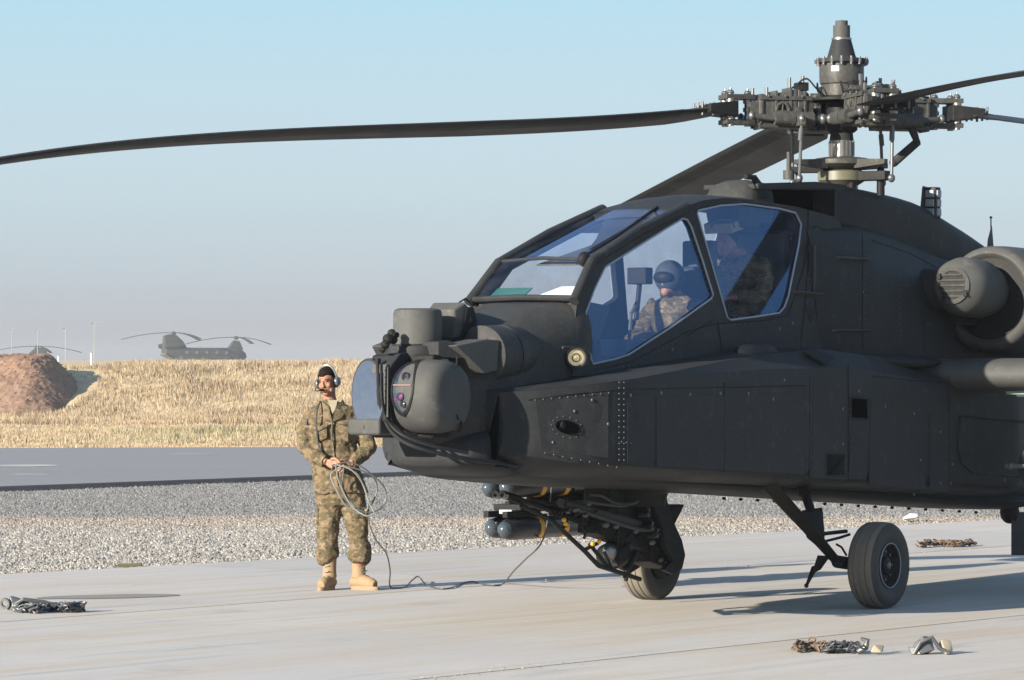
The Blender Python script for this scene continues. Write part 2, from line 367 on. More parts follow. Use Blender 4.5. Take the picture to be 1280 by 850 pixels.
M['subsoil'] = ground_mat('stony_ground', (0.10, 0.095, 0.085), (0.22, 0.205, 0.18), 14)
M['drysoil'] = ground_mat('dry_straw_ground', (0.40, 0.32, 0.19), (0.54, 0.45, 0.29), 3.0, (0.36, 0.27, 0.17))
M['dirt'] = ground_mat('bare_brown_dirt', (0.16, 0.098, 0.066), (0.28, 0.18, 0.125), 3.5, (0.22, 0.15, 0.11))
M['jointdirt'] = plain('joint_filler', (0.05, 0.045, 0.04), 0.9)

def grid(name, xs, ys, zf, mat, kind='structure'):
    xs = np.array(xs); ys = np.array(ys); X, Y = np.meshgrid(xs, ys); Z = zf(X, Y)
    v = np.stack([X, Y, Z], -1).reshape(-1, 3); nx, ny = len(xs), len(ys)
    i = np.arange(nx * ny).reshape(ny, nx)
    f = np.stack([i[:-1, :-1], i[:-1, 1:], i[1:, 1:], i[1:, :-1]], -1).reshape(-1, 4)
    me = bpy.data.meshes.new(name); me.from_pydata(v.tolist(), [], f.tolist()); me.shade_smooth(); me.materials.append(mat)
    o = bpy.data.objects.new(name, me); COL.objects.link(o)
    if kind: o['kind'] = kind
    return o
def vnoise(X, Y, s, seed=0):
    r = np.random.RandomState(seed); ph = r.rand(12) * 6.28; an = r.rand(12) * 6.28; fr = s * (0.6 + r.rand(12) * 1.6)
    o = 0
    for k in range(12): o = o + np.sin((X * math.cos(an[k]) + Y * math.sin(an[k])) * fr[k] + ph[k])
    return o / 6.0
def sstep(x, a, b):
    t = np.clip((x - a) / (b - a), 0, 1); return t * t * (3 - 2 * t)
def land(X, Y):
    """earth surface: level, then the bank beyond the road, then level desert"""
    crest = 2.10 + 0.13 * vnoise(X, Y, .22, 3) + .05 * vnoise(X, Y, .9, 31) - 0.22 * sstep(-X, 12.5, 18.5)
    far = 3.15 * sstep(Y, 200, 560) * sstep(X, -88, -72) + .9 * sstep(Y, 300, 650) * (1 - sstep(X, -88, -72))
    up = sstep(Y + .5 * vnoise(X, Y, .5, 5), 137.5, 150); dn = 1 - 0.75 * sstep(Y, 154, 185)
    n = 0.06 * vnoise(X, Y, 1.7, 6) * sstep(Y, 87, 92) + .05 * vnoise(X, Y, 5, 8) * up * dn
    return -0.035 - 0.02 * (Y < 84) + crest * up * dn + n + far
ys = np.concatenate([np.arange(-40, 84, 4.0), np.arange(84, 134, .7), np.arange(134, 156, .25), np.arange(156, 200, 2), np.arange(200, 1500, 50)])
xs = np.concatenate([np.arange(-1200, -60, 60), np.arange(-60, -32, 2), np.arange(-32, 32, .3), np.arange(32, 60, 2), np.arange(60, 1201, 60)])
grid('ground', xs, ys, land, M['drysoil'])
# stony strip between the apron and the road: a sheet with its own stones
def strip_poly(t0f, t1f, s0, s1, z, name, mat, kind='structure', n=24):
    mb = MB(); L0 = []; L1 = []
    for i in range(n + 1):
        s = s0 + (s1 - s0) * i / n; L0.append(st(s, t0f(s), z)); L1.append(st(s, t1f(s), z))
    mb.loft([L0, L1], close=False, caps=False)
    o = mb.build(name, mat, None, smooth=0); o['kind'] = kind
    return o
ROAD0 = Vector((-7.7, 55.9, 0)); ROADT = lambda s: ROAD0.dot(UT) - 0.0 + (Vector((-1.12, 65.17, 0)).dot(UT) - ROAD0.dot(UT)) * (s - ROAD0.dot(US)) / (Vector((-1.12, 65.17, 0)).dot(US) - ROAD0.dot(US))
def gravelmat():
    m, n, b = new_mat('crushed_stone'); tc = n.nodes.new('ShaderNodeTexCoord'); ge = n.nodes.new('ShaderNodeNewGeometry')
    sp = n.nodes.new('ShaderNodeSeparateXYZ'); n.links.new(tc.outputs['Object'], sp.inputs[0])
    r = ramp(n, ge.outputs['Random Per Island'], [(0.0, (0.15, 0.138, 0.125)), (0.3, (0.245, 0.228, 0.20)), (0.6, (0.32, 0.30, 0.262)), (1.0, (0.41, 0.385, 0.34))])
    r2 = ramp(n, ge.outputs['Random Per Island'], [(0.0, (0.11, 0.108, 0.104)), (0.5, (0.185, 0.182, 0.174)), (1.0, (0.26, 0.255, 0.24))])
    r3 = ramp(n, ge.outputs['Random Per Island'], [(0.0, (0.19, 0.15, 0.115)), (0.5, (0.30, 0.25, 0.195)), (1.0, (0.40, 0.345, 0.28))])
    nz = tex_noise(n, 0.5, 4, .6, tc.outputs['Object'])
    yy = n.nodes.new('ShaderNodeMath'); yy.operation = 'MULTIPLY_ADD'; yy.inputs[1].default_value = 4.0; n.links.new(nz.outputs[0], yy.inputs[0]); n.links.new(sp.outputs['Y'], yy.inputs[2])
    m1 = n.nodes.new('ShaderNodeMapRange'); m1.inputs[1].default_value = 47.2; m1.inputs[2].default_value = 48.4; n.links.new(yy.outputs[0], m1.inputs[0])
    m0 = n.nodes.new('ShaderNodeMapRange'); m0.inputs[1].default_value = 43.5; m0.inputs[2].default_value = 46.5; n.links.new(yy.outputs[0], m0.inputs[0]); m0.inputs[4].default_value = .75
    c = mixc(n, m0.outputs[0], r.outputs[0], r3.outputs[0]); c = mixc(n, m1.outputs[0], c, r2.outputs[0])
    n.links.new(c, b.inputs['Base Color']); b.inputs['Roughness'].default_value = 0.9; return m
M['gravel'] = gravelmat()
strip_poly(lambda s: edge_t(s) + .02, lambda s: ROADT(s) - 0.02, -12, 110, -0.028, 'gravel_bed', M['subsoil'])
def stones(N, s0, s1, name, rmin, rmax, ysel=None):
    s = np.random.uniform(s0, s1, N); t0 = np.array([edge_t(x) for x in s]) + .0; t1 = np.array([ROADT(x) for x in s]) + .05
    u = np.random.rand(N); t = t0 + (t1 - t0) * u
    X = US.x * s + UT.x * t; Y = US.y * s + UT.y * t
    k = (np.abs(X) < Y * 0.15 + 1.0) & (Y > 26) & (Y < 66)
    if ysel: k &= ysel(X, Y)
    X, Y = X[k], Y[k]; n = len(X)
    base = np.array([[1, 0, 0], [-1, 0, 0], [0, 1, 0], [0, -1, 0], [0, 0, 1], [0, 0, -.6]], float)
    fs = np.array([[0, 2, 4], [2, 1, 4], [1, 3, 4], [3, 0, 4]])
    r = np.random.uniform(rmin, rmax, (n, 1, 3)) * (0.7 + 0.6 * np.random.rand(n, 1, 1)); a = np.random.rand(n) * 6.28
    P = base[None] * r * np.random.uniform(.7, 1.3, (n, 6, 1)); ca, sa = np.cos(a)[:, None], np.sin(a)[:, None]
    Q = np.stack([P[..., 0] * ca - P[..., 1] * sa + X[:, None], P[..., 0] * sa + P[..., 1] * ca + Y[:, None], P[..., 2] - .022 + np.random.rand(n, 1) * .012], -1)
    V = Q.reshape(-1, 3); Fc = (fs[None] + (np.arange(n) * 6)[:, None, None]).reshape(-1, 3)
    me = bpy.data.meshes.new(name); me.vertices.add(len(V)); me.vertices.foreach_set('co', V.ravel())
    me.loops.add(len(Fc) * 3); me.loops.foreach_set('vertex_index', Fc.ravel()); me.polygons.add(len(Fc)); me.polygons.foreach_set('loop_start', np.arange(len(Fc)) * 3)
    me.update(); me.validate(); me.materials.append(M['gravel'])
    o = bpy.data.objects.new(name, me); COL.objects.link(o)
    tag(o, 'pale crushed stone covering the strip between concrete apron and asphalt road', 'gravel', kind='stuff'); return o
stones(560000, 8, 72, 'gravel', .010, .024)
# apron slabs
ap = thing('concrete_apron', 'pale concrete parking apron of large slabs under the helicopter', 'apron'); del ap['category']; ap['kind'] = 'structure'
tj = [None, -18.85, -13.4, -7.9, -2.4, 3.1, 8.6, 14.1]; sj = [25.45 + 5.5 * k for k in range(-6, 8)]
G = 0.013
for i in range(len(sj) - 1):
    for j in range(len(tj) - 1):
        s0, s1 = sj[i] + .0008, sj[i + 1] - .0008
        ta0 = edge_t(s0) if tj[j] is None else tj[j] + G; ta1 = edge_t(s1) if tj[j] is None else tj[j] + G; tb = tj[j + 1] - G
        e = .0
        mb = MB(); z = 0.0
        lo = [st(s0, ta0, -.15), st(s1, ta1, -.15), st(s1, tb, -.15), st(s0, tb, -.15)]
        mi = [p + Vector((0, 0, .15 + z - .008)) for p in lo]
        hi = [st(s0 + e, ta0 + e, z), st(s1 - e, ta1 + e, z), st(s1 - e, tb - e, z), st(s0 + e, tb - e, z)]
        mb.loft([lo, mi, hi], True, True); mb.build('slab', M['concrete'], ap, smooth=0)
mb = MB(); mb.plate([st(-7.0, -26, -.06), st(62, -20.5, -.06), st(62, 14, -.06), st(-7, 14, -.06)], (0, 0, .045)); mb.build('joint_filler', M['jointdirt'], ap, smooth=0)
rs = random.Random(8); mb = MB()
for k in range(900):
    s = rs.uniform(8, 34); t = rs.choice((-13.4, -13.4, -13.4, -18.85, -7.9)) + rs.gauss(0, .09); r = rs.uniform(.003, .011); p = st(s, t, 0)
    if abs(vnoise(p.x, p.y, .6, 77)) < .35: continue
    mb.hull([p + Vector((rs.uniform(-r, r), rs.uniform(-r, r), rs.uniform(0, r * 1.2))) for _ in range(6)])
o = mb.build('joint_crumbs', M['joint_crumb'] if 'joint_crumb' in M else plain('crumbled_concrete', (0.30, 0.28, 0.25), .9), ap, smooth=0); o['kind'] = 'stuff'
# the asphalt road
def asphalt():
    m, n, b = new_mat('grey_asphalt'); tc = n.nodes.new('ShaderNodeTexCoord')
    mp = n.nodes.new('ShaderNodeMapping'); mp.inputs['Scale'].default_value = (.12, 1.0, 1); n.links.new(tc.outputs['Object'], mp.inputs[0])
    t = tex_noise(n, .8, 5, .6, mp.outputs[0]); f = tex_noise(n, 30, 4, .7, tc.outputs['Object'])
    c = mixc(n, t.outputs[0], (0.178, 0.176, 0.174), (0.235, 0.231, 0.226)); c = mixc(n, ramp(n, f.outputs[0], [(.35, (.5,) * 3), (.6, (0, 0, 0))]).outputs[0], c, (0.12, 0.12, 0.125))
    n.links.new(c, b.inputs['Base Color']); b.inputs['Roughness'].default_value = .8; bump(n, b, f.outputs[0], .3, .01); return m
M['asphalt'] = asphalt(); M['asphalt_edge'] = ground_mat('fresh_asphalt_edge', (0.02, 0.02, 0.022), (0.05, 0.05, 0.05), 20)
a0, a1 = st(5, ROADT(5)), st(120, ROADT(120)); far = [Vector((60, 96.5, 0)), Vector((-60, 77, 0))]
def rfar(x): return 86.45 + (x + 1.5) * .168
poly = [Vector((-70, 0, 0))]
p_near = [st(s, ROADT(s)) for s in (-25, 0, 20, 40, 60, 72)]
road = MB(); top = [(p.x, p.y, .05) for p in p_near] + [(14, rfar(14), .05), (-5, rfar(-5), .05), (-70, rfar(-70), .05)]
road.plate([Vector(p) for p in top], (0, 0, -.12)); ro = road.build('road', M['asphalt'], None, smooth=0); ro['kind'] = 'structure'
mb = MB(); rr = []
for s in np.arange(-20, 70, .6):
    j = lambda: random.uniform(-.05, .05); o0 = -UT * -1
    rr.append([st(s, ROADT(s) - .12 + j() * .4, .056), st(s, ROADT(s) + .10 + j(), .048), st(s, ROADT(s) + .45 + j() * 2, -.03)])
mb.loft(rr, False, False); o = mb.build('road_edge', M['asphalt_edge'], None, smooth=0); o['kind'] = 'structure'
# scattered pale marks and a patch on the road
for (u, v, w_, h_) in ((240, 571, .55, .35), (35, 597, .4, .3), (25, 585.5, .8, .9)):
    c = gp(u, v); c.z = .055; k = []
    for i in range(10):
        a = i / 10 * 6.283; k.append(c + Vector((math.cos(a) * w_ * random.uniform(.7, 1.1), math.sin(a) * h_ * random.uniform(.6, 1.1), 0)))
    mb = MB(); mb.add(k, [tuple(range(10))]); o = mb.build('pale_road_mark' if w_ < 1 else 'dirt_patch', M['concrete'] if w_ < 1 else M['subsoil'], ro, smooth=0)

# ------------------------------------------------------------------ dry grass on the flat and the bank
def grassmat(name, stops):
    m = bpy.data.materials.new(name); m.use_nodes = True; n = m.node_tree; n.nodes.clear()
    o = n.nodes.new('ShaderNodeOutputMaterial'); ge = n.nodes.new('ShaderNodeNewGeometry'); tc = n.nodes.new('ShaderNodeTexCoord')
    t = tex_noise(n, .35, 5, .65, tc.outputs['Object']); t2 = tex_noise(n, 1.3, 4, .65, tc.outputs['Object'])
    ad = n.nodes.new('ShaderNodeMath'); ad.operation = 'MULTIPLY_ADD'; ad.inputs[1].default_value = .42; n.links.new(ge.outputs['Random Per Island'], ad.inputs[0])
    a2 = n.nodes.new('ShaderNodeMath'); a2.operation = 'MULTIPLY_ADD'; a2.inputs[1].default_value = .5; n.links.new(t2.outputs[0], a2.inputs[0])
    a3 = n.nodes.new('ShaderNodeMath'); a3.operation = 'MULTIPLY'; a3.inputs[1].default_value = .5; n.links.new(t.outputs[0], a3.inputs[0]); n.links.new(a3.outputs[0], a2.inputs[2]); n.links.new(a2.outputs[0], ad.inputs[2])
    r = ramp(n, ad.outputs[0], stops)
    d = n.nodes.new('ShaderNodeBsdfDiffuse'); tl = n.nodes.new('ShaderNodeBsdfTranslucent'); n.links.new(r.outputs[0], d.inputs[0]); n.links.new(r.outputs[0], tl.inputs[0])
    mx = n.nodes.new('ShaderNodeMixShader'); mx.inputs[0].default_value = .25; n.links.new(d.outputs[0], mx.inputs[1]); n.links.new(tl.outputs[0], mx.inputs[2]); n.links.new(mx.outputs[0], o.inputs[0]); return m
M['grass'] = grassmat('dry_grass', [(0.50, (0.15, 0.105, 0.07)), (0.60, (0.28, 0.205, 0.13)), (0.72, (0.38, 0.295, 0.19)), (0.95, (0.50, 0.42, 0.30))])
M['scrub'] = grassmat('grey_green_scrub', [(0.45, (0.10, 0.10, 0.06)), (0.7, (0.24, 0.22, 0.13)), (0.95, (0.38, 0.34, 0.22))])
def blades(name, N, samp, hmin, hmax, w, mat, label, hfun=None):
    X, Y = samp(N); n = len(X); Z = land(X, Y)
    h = np.random.uniform(hmin, hmax, n) * (0.75 + 0.4 * vnoise(X, Y, 1.2, 11)); h = np.maximum(h, .03)
    if hfun is not None: h = h * hfun(X, Y)
    a = np.random.uniform(-1.1, 1.1, n); ww = w * np.random.uniform(.6, 1.5, n); dx, dy = np.cos(a) * ww, np.sin(a) * ww
    lx = np.random.normal(.10, .22, n) * h; ly = np.random.normal(0, .2, n) * h
    V = np.stack([np.stack([X - dx, Y - dy, Z - .03], -1), np.stack([X + dx, Y + dy, Z - .03], -1), np.stack([X + lx * .5 + dx * .8, Y + ly * .5, Z + h * .6], -1), np.stack([X + lx, Y + ly, Z + h], -1)], 1).reshape(-1, 3)
    b = (np.arange(n) * 4)[:, None, None]; Fc = (np.array([[0, 1, 2], [0, 2, 3]])[None] + b).reshape(-1, 3)
    me = bpy.data.meshes.new(name); me.vertices.add(len(V)); me.vertices.foreach_set('co', V.ravel())
    me.loops.add(len(Fc) * 3); me.loops.foreach_set('vertex_index', Fc.ravel()); me.polygons.add(len(Fc)); me.polygons.foreach_set('loop_start', np.arange(len(Fc)) * 3)
    me.update(); me.validate(); me.materials.append(mat); o = bpy.data.objects.new(name, me); COL.objects.link(o)
    return tag(o, label, 'grass', kind='stuff')
MX, MY = -18.75, 145.2
def outside_mound(X, Y): return np.sqrt(((X - MX) / np.where(X > MX, 2.75, 6.5)) ** 2 + ((Y - MY) / 6.0) ** 2) > .95
def s_bank(N):
    X = np.random.uniform(-27, 27, N); Y = np.random.uniform(127, 153.5, N); k = outside_mound(X, Y); return X[k], Y[k]
def s_flat(N):
    Y = 86.5 + 52 * np.random.rand(N) ** 1.2; X = np.random.uniform(-1, 1, N) * (Y * .17 + 1); k = (Y > rfar(X) + .1 + .5 * np.abs(vnoise(X, Y, 1.5, 4))) & outside_mound(X, Y)
    k &= ~((X < -12) & (Y > 126) & (vnoise(X, Y, .5, 2) > -.4)); return X[k], Y[k]
blades('bank_grass', 330000, s_bank, .10, .32, .011, M['grass'], 'tall dry golden grass covering the earth bank beyond the road')
blades('verge_grass', 190000, s_flat, .03, .13, .010, M['grass'], 'short pale dry grass on the level ground beyond the asphalt road')
def s_scrub(N):
    C = [gp(u, v) for u, v in ((150, 521), (200, 540), (285, 541), (345, 516), (330, 538), (240, 548), (430, 530), (180, 552))]
    X, Y = [], []
    for c in C:
        m = N // len(C); X.append(np.random.normal(c.x, 1.3, m)); Y.append(np.random.normal(c.y, 1.3, m))
    return np.concatenate(X), np.concatenate(Y)
o = blades('scrub', 2400, s_scrub, .10, .34, .018, M['scrub'], 'patches of grey green scrub growing in the dry grass'); o['category'] = 'scrub'
# ------------------------------------------------------------------ spoil heap on the left
def heap(X, Y):
    d1 = np.sqrt(((X - MX) / np.where(X > MX, 2.75, 6.5)) ** 2 + ((Y - MY) / 6.0) ** 2)
    h = 3.25 * np.clip(1 - d1, 0, 1) ** .8
    h2 = 1.15 * np.clip(1 - np.sqrt(((X + 20.9) / np.where(X > -20.9, 1.1, 2.0)) ** 2 + ((Y - 139.5) / 2.2) ** 2), 0, 1)
    h = np.minimum(np.maximum(h, h2), 2.52 + .10 * vnoise(X, Y, 1.5, 21))
    rough = .07 * vnoise(X, Y, 2.2, 22) + .03 * vnoise(X, Y, 11, 23) + np.random.uniform(-.022, .022, X.shape)
    return land(X, Y) * .0 + -.1 + h + rough * (h > .05) + (land(X, Y) + .04) * np.clip(1 - h, 0, 1) * .0
hm = grid('dirt_mound', np.arange(-30, -15.6, .12), np.arange(136, 154, .16), heap, M['dirt'], None)
hm.data.shade_flat(); tag(hm, 'heap of loose brown earth with a steep shaded right side at the left edge', 'dirt mound')
V = []; 
mb = MB(); rs = np.random.RandomState(5)
for i in range(900):
    x = rs.uniform(-23, -15.5); y = rs.uniform(137, 146); z = float(heap(np.array([x]), np.array([y]))[0])
    if z < .02 and rs.rand() > .2: continue
    z = max(z, -.02); r = rs.uniform(.02, .06); mb.hull([(x + rs.uniform(-r, r), y + rs.uniform(-r, r), z + rs.uniform(-r * .5, r)) for _ in range(7)])
o = mb.build('clods', M['dirt'], hm, smooth=0); o['kind'] = 'stuff'
# ------------------------------------------------------------------ the attack helicopter
HEL = thing('attack_helicopter', 'dark green attack helicopter parked on the apron, tandem cockpit, rotor still', 'helicopter', (OX, OD, 0), math.atan2(FD, FX))
V3 = Vector
def selli(a, w, zb, zt, p=3.0, n=40, l0=0.0, pt=None):
    zc, h = (zb + zt) / 2, (zt - zb) / 2; out = []
    for k in range(n):
        t = 2 * math.pi * k / n; c, s_ = math.cos(t), math.sin(t); q = (pt or p) if s_ > 0 else p
        out.append(V3((a, l0 + w * math.copysign(abs(c) ** (2 / q), c), zc + h * math.copysign(abs(s_) ** (2 / q), s_))))
    return out
def sloft(stn, sub=5, **k):
    mb = MB(); rings = [selli(*[float(x) for x in q]) for q in catmull(stn, sub)]; mb.loft(rings); return mb
# nose
nose = sloft([(4.62, .27, 1.30, 1.80, 2.6), (4.5, .33, 1.22, 1.92, 2.7), (4.2, .41, 1.12, 2.08, 2.8), (3.85, .445, 1.08, 2.18, 3.0), (3.54, .480, 1.06, 2.25, 4.2), (3.40, .492, 1.05, 2.265, 6), (3.30, .49, 1.04, 2.27, 6)])
NOSE = nose.build('nose_section', M['nose'], HEL, smooth=50)
belly = sloft([(4.62, .16, 1.19, 1.30, 3), (4.58, .30, 1.145, 1.36, 3.4), (4.46, .38, 1.12, 1.40, 4), (4.2, .44, 1.08, 1.44, 4.5), (4.0, .48, 1.045, 1.5, 5), (3.0, .52, .975, 1.5, 5.5), (1.5, .54, .90, 1.5, 5.5), (0, .54, .815, 1.5, 5.5), (-2, .54, .70, 1.5, 5.5), (-4, .52, .62, 1.6, 5), (-6.0, .42, .85, 1.8, 4)])
BEL = belly.build('belly', M['body'], HEL, smooth=50)
# keel strakes along the belly edge
mb = MB()
for (dz, w0) in ((.05, .0), (.13, .0)):
    for s_ in (1, -1):
        pts = [(3.9, .492 * s_, 1.075 + dz * .9), (3.6, .49 * s_, 1.05 + dz), (3.0, .53 * s_, .985 + dz), (1.5, .55 * s_, .905 + dz), (0, .55 * s_, .82 + dz), (-2, .55 * s_, .705 + dz), (-3.6, .54 * s_, .64 + dz)]
        mb.tube(pts, .012, 6)
mb.build('belly_strake', M['body'], HEL)
# side avionics bays
def bay_l(a, z=1.5):
    if a > 3.4: return .945 - .42 * ((min(a, 4.5) - 3.4) / .95) ** 1.9
    if a < 0.2: return .945 - .035 * min(1, (0.2 - a) / 2)
    return .945
def zt_(a): return float(np.interp(a, [-3.5, -1.6, -.9, -.3, .55, 1.6, 2.81, 3.6, 4.38], [1.70, 1.73, 1.80, 1.90, 1.95, 1.90, 1.80, 1.725, 1.645]))
def zu_(a): return float(np.interp(a, [-3.5, -.9, .3, 1.6, 2.3, 2.75, 3.0, 4.38], [1.62, 1.70, 1.80, 1.79, 1.765, 1.765, 1.785, 1.65]))   # lower edge of the upper slanted face
def zb_(a): return float(np.interp(a, [-4, -2.74, .55, 3.43, 4.0, 4.38], [.74, .80, .955, 1.09, 1.13, 1.20]))
def lt_(a): return float(np.interp(a, [-3.5, -.3, 1.5, 2.8, 3.0], [.80, .80, .78, .925, .94])) if a < 3 else bay_l(a) - .004
for s_ in (1, -1):
    rings = []
    for a in [4.42, 4.405, 4.36] + list(np.arange(4.3, -3.61, -.1)):
        lo, zt, zu, zb = bay_l(a), zt_(a), zu_(a), zb_(a); lt = lt_(a)
        zu = min(zu, zt - .012)
        f = 1.0
        if a > 4.41: f = .985
        if a < -2.6:                                  # runs out aft
            k = (a + 2.6) / 1.0; lo += .25 * k; lt = min(lt, lo - .02)
        cr = .10
        ring = [(.36, zt + .015), ((.36 + lt) / 2, zt + .014), (lt, zt), (lo - .006, zu + .012), (lo, zu - .01), (lo, (zu + zb) / 2), (lo, zb + cr), (lo - .02, zb + cr * .45), (lo - .06, zb + .02), (lo - .13, zb), (.45, zb - .05), (.36, zb + .1)]
        ring = [V3((a - (0.05 * math.sin(math.pi * min(1, max(0, (z - zb) / (zt - zb)))) if a > 4.34 else 0), (l * f) * s_, z)) for l, z in ring]
        rings.append(ring)
    mb = MB(); mb.loft(rings)
    BAY = mb.build('avionics_bay', M['body'], HEL, smooth=24)
    if s_ > 0: BAYL = BAY
def bs(u, v, off=0.0):
    p = hs(u, v, lambda a, z: bay_l(a)); p.y += off; return p
# small domed fairing on top of the bay and a raised top hatch
mb = MB(); c = hp(945, 437, .62); mb.ell(c - V3((0, 0, .03)), (.26, .12, .09)); mb.build('blister', M['body'], BAYL)
mb = MB(); c = hp(1110, 445, .62); mb.ell(c - V3((0, 0, .05)), (.85, .24, .06)); mb.build('wing_root_fairing', M['body'], BAYL)
# bay openings: flat near-black plates, the recess shade put into their colour, proud frame
for (u0, v0, u1, v1) in ((1063, 497, 1084, 523), (1032, 567, 1055, 594)):
    A_, B_, C_, D_ = bs(u0, v0), bs(u1, v0 + 1), bs(u1, v1 + 1), bs(u0, v1)
    mb = MB(); mb.plate([A_ + V3((0, .004, 0)), B_ + V3((0, .004, 0)), C_ + V3((0, .004, 0)), D_ + V3((0, .004, 0))], (0, -.002, 0)); mb.build('vent_opening', M['recess_shade'], BAYL, smooth=0)
    mb = MB(); q = [A_, B_, C_, D_]
    for i in range(4):
        mb.tube([q[i] + V3((0, .005, 0)), q[(i + 1) % 4] + V3((0, .005, 0))], .007, 4)
    mb.build('vent_frame', M['body'], BAYL)
def panel(us, parent=None, name='access_panel', th=.004, fn=bs, mat='body'):
    pts = []
    m = len(us)
    for i in range(m):
        (u0, v0), (u1, v1) = us[i], us[(i + 1) % m]
        for t in (0, .25, .5, .75): pts.append(fn(u0 + (u1 - u0) * t, v0 + (v1 - v0) * t))
    mb = MB(); mb.plate(pts, (0, th, 0)); return mb.build(name, M[mat], parent or BAYL, smooth=20, bevel=.0015, seg=1)
panel([(1012, 470), (1059, 470), (1059, 600), (1012, 597)]); panel([(1088, 500), (1156, 512), (1156, 612), (1086, 606)])
panel([(820, 497), (1004, 490), (1004, 593), (820, 583)]); panel([(1064, 530), (1083, 530), (1082, 600), (1060, 598)])
panel([(1162, 515), (1186, 517), (1186, 616), (1162, 614)]); 
panel([(668, 497), (760, 487), (760, 573), (676, 560)]); panel([(784, 495), (816, 494), (816, 582), (784, 579)])
mb = MB(); fr = [bs(1200, 520), bs(1290, 528), bs(1290, 597), bs(1215, 590), bs(1201, 578), bs(1197, 560)]
for i in range(len(fr)): mb.tube([fr[i], fr[(i + 1) % len(fr)]], .012, 6)
mb.build('door_frame', M['body'], BAYL)
RV = MB(); RV.lathe([(.0001, .006), (.006, .005), (.009, 0)], n=8, axis=(0, 1, 0)); rvo = None
def rivets(pts, name='rivet', parent=None, off=.004, fn=bs, scale=1.0, mat='rivet'):
    mb = MB()
    for u, v in pts:
        p = fn(u, v); mb.lathe([(.009 * scale, 0), (.008 * scale, .005), (.0005, .007)], c=p + V3((0, off, 0)), axis=(0, 1, 0), n=7)
    o = mb.build(name, M[mat], parent or BAYL); return o
def line(p, q, n): return [(p[0] + (q[0] - p[0]) * i / (n - 1), p[1] + (q[1] - p[1]) * i / (n - 1)) for i in range(n)]
rivets(line((773, 478), (773, 575), 15) + line((779, 478), (779, 575), 15) + line((668, 500), (760, 491), 10) + [(776, 552), (782, 553), (788, 554)] + line((1062, 488), (1062, 606), 16) + line((1008, 470), (1008, 597), 15) + line((1160, 512), (1160, 612), 12) + line((1188, 515), (1188, 616), 12) + line((1090, 497), (1154, 508), 8) + line((680, 566), (770, 584), 9) + line((830, 590), (1000, 600), 14), 'rivet_row', mat='dull', scale=.55)['kind'] = 'stuff'
for (u, v) in ((788, 494), (826, 491), (862, 493), (900, 492), (935, 492), (966, 499), (718, 514), (691, 553), (1053, 511), (1053, 555), (1073, 489), (1106, 508), (1142, 517), (1175, 540), (1175, 604), (1188, 604), (1142, 618), (980, 475), (1150, 575), (1028, 446), (1190, 580), (1255, 600), (740, 500), (760, 530)):
    if v < 470: continue
    mb = MB(); mb.lathe([(.013, 0), (.011, .006), (.001, .008)], axis=(0, 1, 0), n=10); o = mb.build('fastener', M['rivet'], BAYL); o.location = bs(u, v)
mb = MB(); mb.plate([bs(708 + 14 * math.cos(t), 534 + 8.5 * math.sin(t) + 2.5 * math.cos(t), .003) for t in [2 * math.pi * k / 24 for k in range(24)]], (0, .012, 0)); mb.build('oval_port', M['recess_shade'], BAYL, smooth=0)
mb = MB(); mb.ell(bs(702, 531, .012), (.03, .014, .026)); mb.build('port_fitting', M['black'], BAYL)
mb = MB()
for k in range(14):
    a_ = k / 14 * 6.283; mb.ell(bs(708 + 19 * math.cos(a_), 534 + 13 * math.sin(a_) + 3 * math.cos(a_), .003), (.005, .005, .005), nu=6, nv=4)
mb.build('port_rivets', M['dull'], BAYL)['kind'] = 'stuff'
mb = MB(); mb.plate([bs(1020, 446) + V3((0, -.12, .03)), bs(1040, 443) + V3((0, -.13, .035)), bs(1046, 452) + V3((0, -.02, .02)), bs(1030, 457) + V3((0, -.01, .01))], (0, .01, .012)); mb.build('top_vent', M['black'], BAYL, smooth=0)
# faint stencil blocks on the bay (too small to read in the photograph)
for (u, v) in ():
    mb = MB(); p = bs(u, v); q = bs(u + 17, v - .5); mb.plate([p + V3((0, .002, 0)), q + V3((0, .002, 0)), q + V3((0, .002, -.012)), p + V3((0, .002, -.012))], (0, .001, 0)); mb.build('stencil', M['grey'], BAYL, smooth=0)

# cockpit side walls with window openings
def fl(a, z): return .482 - .128 * (z - 1.9)
def ws(u, v): return hs(u, v, fl)
outer_px = [(716, 470), (719, 400), (722, 372), (741, 325), (798, 290), (853, 259), (880, 251), (905, 248), (946, 251), (1000, 260), (1045, 272), (1062, 300), (1062, 400), (1066, 470)]
win1_px = [(732, 391), (743, 361), (756, 334), (800, 306), (835, 284), (853, 273), (859, 275), (864, 284), (878, 326), (891, 368), (889, 373), (840, 408), (786, 443), (768, 449), (741, 455), (738, 448)]
win2_px = [(871, 266), (873, 263), (900, 257), (930, 255), (946, 257), (975, 261), (994, 266), (1001, 280), (998, 306), (985, 370), (980, 384), (974, 391), (950, 395), (913, 400), (909, 397)]
tp = lambda l: [ws(*p) for p in l]
OUT, W1_, W2_ = tp(outer_px), tp(win1_px), tp(win2_px)
for mir in (False, True):
    wall = holed('cockpit_side', OUT, [W1_, W2_], lambda p: p, M['body'], HEL, .045, mir)
    for wpts in (W1_, W2_):
        sg = -1 if mir else 1
        q = [V3((p.x, sg * (p.y - .012), p.z)) for p in wpts]
        mb = MB(); mb.add(q, [tuple(range(len(q)))]); pane = mb.build('window_pane', M['glass'], wall, smooth=0)
        mb = MB(); q2 = [V3((p.x, sg * (p.y + .002), p.z)) for p in wpts]; mb.tube(q2 + [q2[0]], .0075, 6, caps=False); mb.build('window_seal', M['seal'], wall)
